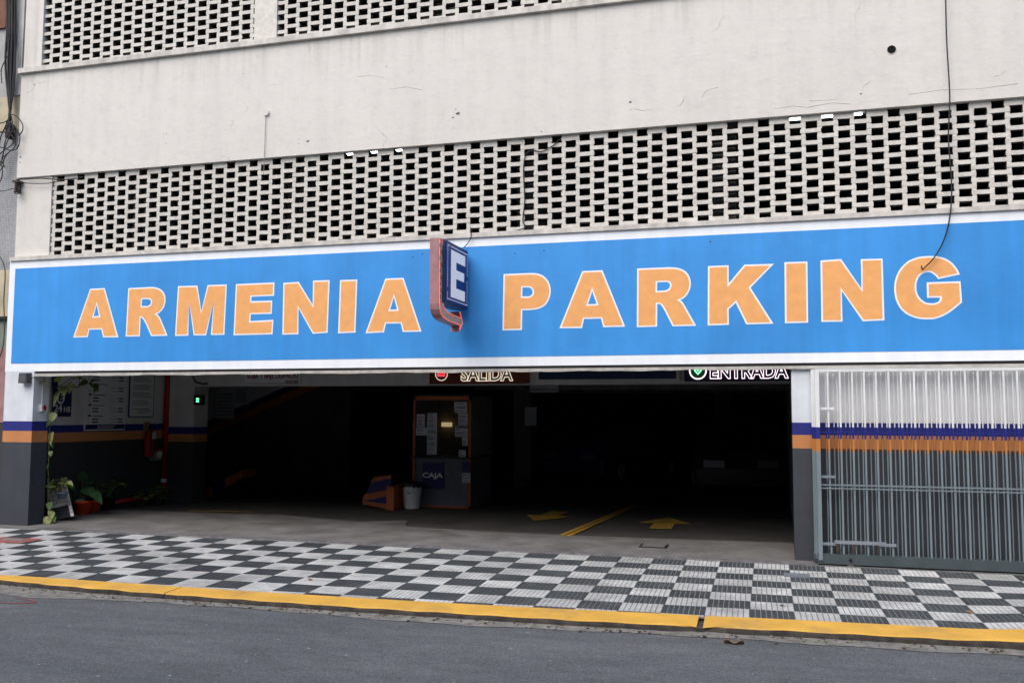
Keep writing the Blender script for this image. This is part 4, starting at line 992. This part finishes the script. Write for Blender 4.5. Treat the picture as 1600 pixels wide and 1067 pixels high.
for pts in ([(15, 178), (27, 183), (35, 195), (35, 205), (29, 212)], [(14, 190), (25, 200), (31, 215), (27, 232), (15, 235), (0, 230), (-30, 226)], [(14, 185), (5, 205), (-4, 225), (-20, 240)], [(18, 200), (8, 222), (2, 255), (-10, 270)], [(-20, 195), (5, 192), (14, 186)], [(3, 130), (2, 110), (8, 95), (14, 85)], [(12, 240), (6, 250), (4, 262), (-6, 272)], [(-20, 207), (8, 207), (28, 206)], [(16, 175), (20, 200), (10, 225), (3, 250), (8, 262)], [(12, 195), (2, 212), (-2, 240), (4, 268), (0, 285)], [(17, 190), (24, 210), (20, 225), (8, 234), (-4, 244)], [(10, 205), (20, 214), (24, 228), (12, 240), (2, 248)]):
    cable(pts, .008, None, -.07).obj('loose_cable', M_cable, cb, True)
MB().box(*[v for v in (onY((11, 212), -.03).x, onY((18, 212), -.03).x)], -.07, .05, zpx(220), zpx(200)).obj('splice_box', mat('splice_brown', (.03, .025, .022), .7), cb)
cable([(-6, 395), (2, 405), (8, 425), (6, 470), (7, 510), (4, 545), (-6, 570)], .008, 'dark green cable drooping past the cream band of the neighbouring house', -.04, m=mat('green_cable', (.02, .05, .03), .6))

# ------------------------------------------------------------------ unseen houses added across the street, cutting low sky light to the garage
struct(MB().box(-40, 40, -15.6, -12.6, -.15, -.02).obj('far_sidewalk', M_bed))
for i, (xa, xb, h, c_, lab) in enumerate(((-30, -14.1, 7.2, (.42, .38, .33), 'unseen tan two storey house added across the street'), (-14, -3.1, 9.3, (.36, .36, .35), 'unseen grey three storey apartment house added across the street'), (-3, 7.9, 7.4, (.45, .42, .38), 'unseen cream two storey house added across the street'), (8, 26, 9.2, (.33, .27, .23), 'unseen brownish three storey house added across the street'))):
    hb = thing('unseen_street_house', lab, 'house', ((xa+xb)/2, -15.6, 0), 'unseen houses added across the street'); mh = mat('house_render_%d' % i, c_, .85, .12, 2, .2, streak=.15)
    MB().box(xa, xb, -25, -15.6, -.1, h).obj('wall', mh, hb); MB().box(xa, xb, -25, -15.45, h, h+.25).obj('cornice', M_stone, hb)
    wm = MB().box(-.6, .6, -.05, .02, 0, 1.5).mesh('window', mat('far_window', (.03, .035, .04), .1, .1, 3, 0, spec=.6)); nx = int((xb-xa)/2.4)
    for f_ in range(int(h/3)):
        for k in range(nx):
            o = link('window', wm, hb); o.location = (xa+(k+.5)*(xb-xa)/nx, -15.6, .9+3*f_)

# ------------------------------------------------------------------ plants
M_leaf = mat('pothos_leaf', (.14, .22, .05), .45, .5, 20, .1, rnd=.4, spec=.4)
M_leafy = mat('variegated_leaf', (.46, .50, .20), .5, .45, 22, .1, rnd=.35, spec=.4)
M_leafd = mat('dark_leaf', (.06, .15, .05), .4, .3, 14, .1, rnd=.3, spec=.45)
M_stem = mat('stem_green', (.10, .11, .04), .7, .2, 10, 0)
def leaf_mesh(m, wd=.8, curl=.18):
    b = MB(); n = 7; rows = []
    for i in range(n+1):
        t = i/n; x = t; hw = wd*.5*(math.sin(math.pi*min(1, (t*.93+.07))**.62))**.9*(1-.15*t) if 0 < t < 1 else (.12*wd if t == 0 else 0)
        z = -curl*t*t; xo = -.12*math.sin(math.pi*t)*0
        rows.append(len(b.v)); b.v += [(x-.10*(1-t)*(hw > 0), -hw, z+.10*hw), (x, 0, z-.02), (x-.10*(1-t)*(hw > 0), hw, z+.10*hw)]
    for i in range(n):
        for k in (0, 1): b.f.append((rows[i]+k, rows[i+1]+k, rows[i+1]+k+1, rows[i]+k+1)); b.m.append(0)
    return b.mesh('leaf', m, True, fix=False)
LM = [leaf_mesh(M_leaf), leaf_mesh(M_leafy), leaf_mesh(M_leafd, .62, .30), leaf_mesh(M_leaf, .7, .35)]
def add_leaf(parent, p, d, size, k, roll=0.0):
    o = link('leaf', LM[k], parent)
    d = Vector(d).normalized(); up = Vector((0, 0, 1)) if abs(d.z) < .95 else Vector((0, -1, 0))
    yx = up.cross(d).normalized(); zx = d.cross(yx)
    M = Matrix((d, yx, zx)).transposed().to_4x4() @ Matrix.Rotation(roll, 4, 'X')
    o.matrix_parent_inverse = Matrix.Identity(4)
    o.matrix_basis = Matrix.Translation(Vector(p)-PW[parent.name]) @ M @ Matrix.Scale(size, 4)
    return o
rl = random.Random(11)
# vine trailing along the soffit and down the pillar
vx = -10.33
def vp(x, y, X): return onX((x, y), X)
vine = thing('pothos_vine', 'yellow-green pothos vine trailing along the opening top and down the pillar', 'plant', (-10.30, .30, 2.05))
path = [vp(148, 603, -10.1), vp(130, 592, -10.15), vp(112, 590, -10.2), vp(95, 602, -10.26), vp(82, 606, -10.31), vp(80, 640, -10.32), vp(77, 680, -10.32), vp(76, 720, -10.32), vp(75, 770, -10.32), vp(76, 812, -10.3)]
MB().tube(path, .006, 5).obj('stem', M_stem, vine)
for (x, y, X, sz, k, dx, dz) in ((72, 598, -10.3, .11, 1, -.9, -.2), (89, 596, -10.28, .12, 0, .6, .5), (97, 604, -10.26, .16, 1, .7, -.4), (92, 612, -10.26, .19, 1, -.3, -1), (104, 601, -10.22, .13, 0, .8, .2), (112, 600, -10.2, .13, 1, .3, -.8), (118, 591, -10.18, .15, 2, .8, .3), (124, 590, -10.16, .12, 2, .4, .7), (140, 598, -10.12, .12, 0, .9, .3), (146, 600, -10.1, .13, 0, .9, -.4), (136, 596, -10.12, .12, 0, -.8, -.3), (150, 603, -10.1, .10, 2, .3, -.8), (83, 645, -10.3, .13, 1, .2, -1), (78, 656, -10.31, .10, 0, -.3, -1), (81, 676, -10.3, .16, 1, .15, -1), (82, 690, -10.3, .08, 2, .3, -1), (79, 705, -10.3, .07, 0, .5, -1), (76, 725, -10.3, .07, 2, -.4, -1), (75, 742, -10.3, .08, 0, .3, -1), (77, 785, -10.28, .10, 0, .4, -1), (80, 798, -10.26, .12, 1, .6, -.8), (76, 808, -10.27, .13, 1, -.2, -1), (82, 805, -10.25, .10, 0, .8, -.6)):
    p = vp(x, y, X); add_leaf(vine, p, (dx*.7, -.35+rl.uniform(-.2, .2), dz), sz*1.25, k, rl.uniform(-.9, .9))
def pot(name, label, cx, cy_, r, h, m, z0=0.0, cat='plant pot', grp=None):
    t_ = thing(name, label, cat, (cx, cy_, z0), grp)
    MB().lathe((cx, cy_, z0), [(r*.70, 0), (r*.95, h*.86), (r*1.04, h*.86), (r*1.04, h), (r*.92, h), (r*.86, h*.85)], 20).obj('pot_wall', m, t_, True)
    MB().lathe((cx, cy_, z0+h*.80), [(r*.9, 0), (r*.9, .012)], 14).obj('soil', mat('soil', (.03, .022, .015), 1, .3, 30, .3), t_); return t_
M_pot = mat('orange_plastic_pot', (.78, .07, .022), .45, .1, 8, .05)
def bushy(name, label, base, h, spread, n, kinds, size, droop=.3, seed=1, cat='plant'):
    t_ = thing(name, label, cat, tuple(base)); q = random.Random(seed); B_ = Vector(base); st_ = MB()
    for i in range(n):
        an = q.uniform(0, 2*math.pi); rr = spread*math.sqrt(q.random()); top = B_+Vector((rr*math.cos(an), rr*math.sin(an), h*q.uniform(.35, 1)))
        st_.tube([B_+Vector((.02*math.cos(an), .02*math.sin(an), 0)), B_.lerp(top, .55)+Vector((0, 0, .05*h)), top], .004, 4)
        d = Vector((math.cos(an), math.sin(an)-.3, q.uniform(-droop, .5))); add_leaf(t_, top, d, size*q.uniform(.7, 1.2), q.choice(kinds), q.uniform(-.4, .4))
    st_.obj('stems', M_stem, t_); return t_
p = onG((121, 805)); pot('flower_pot', 'bright orange plastic pot beside the leaning tile sample', p.x, p.y+.12, .13, .22, M_pot)
bl_ = thing('broad_leaf_plant', 'plant with a few broad dark green leaves in the bright orange pot', 'plant', (p.x, p.y+.12, .2)); P_ = PW[bl_.name]
st_ = MB()
for (x, y, sz, dx, dz, k) in ((103, 755, .30, .7, -.05, 2), (120, 768, .24, -.2, -.9, 2), (133, 763, .34, .9, -.2, 2), (146, 770, .28, .9, -.35, 2), (128, 750, .26, .5, .9, 2), (138, 756, .2, .9, .6, 2), (113, 772, .22, -.5, -.5, 2), (126, 780, .18, .3, -.8, 0)):
    q_ = onX((x, y), p.x+.05); q_.y = p.y+.1; q_ = onY((x, y), p.y+.08); add_leaf(bl_, q_, (dx, -.35, dz), sz, k, rl.uniform(-.4, .4)); st_.tube([P_, P_.lerp(q_, .5)+Vector((0, 0, .06)), q_], .005, 4)
st_.obj('stems', M_stem, bl_)
p = onG((139, 801)); pot('flower_pot', 'orange plastic pot in shade between the bright pot and the black pot', p.x, p.y+.10, .12, .20, M_pot); bushy('leafy_plant', 'low leafy plant growing from the shaded orange pot', (p.x, p.y+.1, .18), .28, .15, 20, (0, 2), .14, seed=4)
p = onG((160, 797)); pot('flower_pot', 'wide black plastic pot against the dark side wall', p.x, p.y+.1, .16, .25, M_black); bushy('leafy_plant', 'dim leafy plant growing from the wide black pot', (p.x, p.y+.1, .22), .30, .2, 22, (2, 0), .17, seed=5)
p = onG((180, 793)); o = pot('flower_pot', 'small maroon pot at the end of the red pipe', p.x, p.y+.05, .07, .13, mat('maroon_pot', (.12, .01, .012), .5)); 
for i, (x, y, n_, sp, lab) in enumerate(((197, 790, 16, .22, 'clump of pothos by the small maroon pot'), (225, 789, 20, .26, 'larger clump of pothos spreading along the foot of the wall'), (252, 787, 12, .18, 'clump of pothos at the foot of the red pipe'))):
    p = onG((x, y)); bushy('ground_pothos', lab, (p.x-.05, p.y, 0), .30, sp*1.1, n_*2, (0, 1, 0), .12, seed=20+i)
A_TS = onG((85, 813)).y
p = onY((97, 776), A_TS-.06)
pot('hanging_pot', 'small blue-grey pot perched on top of the leaning tile sample', p.x, p.y, .085, .10, mat('blue_grey_pot', (.14, .22, .28), .5), p.z-.03); bushy('trailing_pothos', 'pothos spilling from the small blue-grey pot', (p.x-.07, p.y-.02, p.z+.05), .24, .20, 26, (0, 1, 0, 1), .12, droop=.8, seed=9)
A0 = onG((85, 813)); A1 = onY((116, 806), A0.y+.07); up = onY((74, 764), A0.y+.10)-A0; tv = (A1-A0)
ts = thing('tile_sample', 'leaning board of small pale tiles with a dark bottom strip beside the pillar', 'tile board', tuple(A0))
nrm = tv.cross(up).normalized()
if nrm.dot(CAM-A0) < 0: nrm = -nrm
tu = tv.normalized(); vu = up.normalized(); WT, HT = tv.length, up.length
MB().obox(A0+tu*WT/2+vu*HT/2-nrm*.012, tu, vu, nrm, WT/2, HT/2, .012).obj('backing', M_ink, ts)
M_tsw, M_tsb = mat('sample_tile_pale', (.80, .74, .68), .7, .12, 12, .2, rnd=.15), mat('sample_tile_dark', (.035, .035, .04), .7, .15, 12, .2)
for r in range(8):
    for k in range(6):
        MB().obox(A0+tu*(WT*(k+.5)/6)+vu*(HT*(r+.5)/8)+nrm*.003, tu, vu, nrm, WT/12*.93, HT/16*.90, .004).obj('tile', M_tsb if (r < 3 and k < 5) else M_tsw, ts)

# ------------------------------------------------------------------ litter
M_dry = mat('dry_leaf', (.24, .13, .07), .8, .3, 30, .2)
p = onG((1147, 1006), 0, ROADZ)
dl = thing('dry_leaf', 'curled brown dry leaf lying on the asphalt below the broken kerb joint', 'leaf', tuple(p))
b = MB(); n = 8
for i in range(n+1):
    t = i/n; hw = .022*math.sin(math.pi*t)+.003; zz_ = .012+.012*math.sin(t*9)
    b.v += [(p.x-.075+.15*t, p.y-hw, p.z+zz_+.012), (p.x-.075+.15*t, p.y, p.z+.003), (p.x-.075+.15*t, p.y+hw, p.z+zz_+.008)]
for i in range(n):
    for k in (0, 1): b.f.append((i*3+k, i*3+3+k, i*3+4+k, i*3+1+k)); b.m.append(0)
b.obj('blade', M_dry, dl, True)
MB().tube([(p.x-.075, p.y, p.z+.006), (p.x-.11, p.y-.01, p.z+.012)], .0025, 4).obj('stalk', M_dry, dl)
for (x, y, lab) in ((1511, 957.5, 'small reddish dry leaf on a white tile near the right kerb'), (1226, 948, 'tiny dark dry leaf on a white tile beside the kerb'), (482, 907, 'tiny brown dry leaf on the tiles by the middle kerb stone')):
    q_ = onG((x, y), SL); z_ = zs(q_.x, q_.y)+.006
    o = link('dry_leaf', LM[0].copy(), None); o.data.materials.clear(); o.data.materials.append(M_dry); o.location = (q_.x, q_.y, z_+.012); o.scale = (.06, .06, .06); o.rotation_euler = (.2, .15, rl.uniform(0, 6)); tag(o, lab, 'leaf')
b = MB(); rg = random.Random(33)
for i in range(420):
    X = rg.uniform(-9, 2.6); Y = yat(OUT, X)-.02-abs(rg.gauss(0, .07)); r = rg.uniform(.004, .013); z = ROADZ+.012
    an = rg.uniform(0, 3); b.obox((X, Y, z), Vector((math.cos(an), math.sin(an), 0)), Vector((-math.sin(an), math.cos(an), 0)), Vector((0, 0, 1)), r, r*rg.uniform(.4, .9), r*.35, i % 2)
o = stuff(b.obj('gutter_grit', [mat('grit_pale', (.30, .27, .22), .9, .3, 30, 0), mat('grit_brown', (.10, .07, .045), .9, .3, 30, 0)])); tag(o, 'scattered grit and leaf crumbs lying in the gutter along the kerb', 'grit')
# worn red paint mark on the road by the gutter
p = onG((10, 938), 0, ROADZ); b = MB()
for k in range(10):
    t0, t1 = k*.314, (k+1)*.314
    f_ = lambda t, r: (p.x+r*1.0*math.cos(-1.57+t), p.y+r*.33*math.sin(-1.57+t), ROADZ+.004)
    b.face([f_(t0, .28), f_(t1, .28), f_(t1, .34), f_(t0, .34)])
struct(b.obj('road_marking', mat('faded_red_road_paint', (.24, .07, .07), .8, .3, 12, .2, dirt=.6, dirtc=(.06, .06, .065))))
bpy.context.view_layer.update()
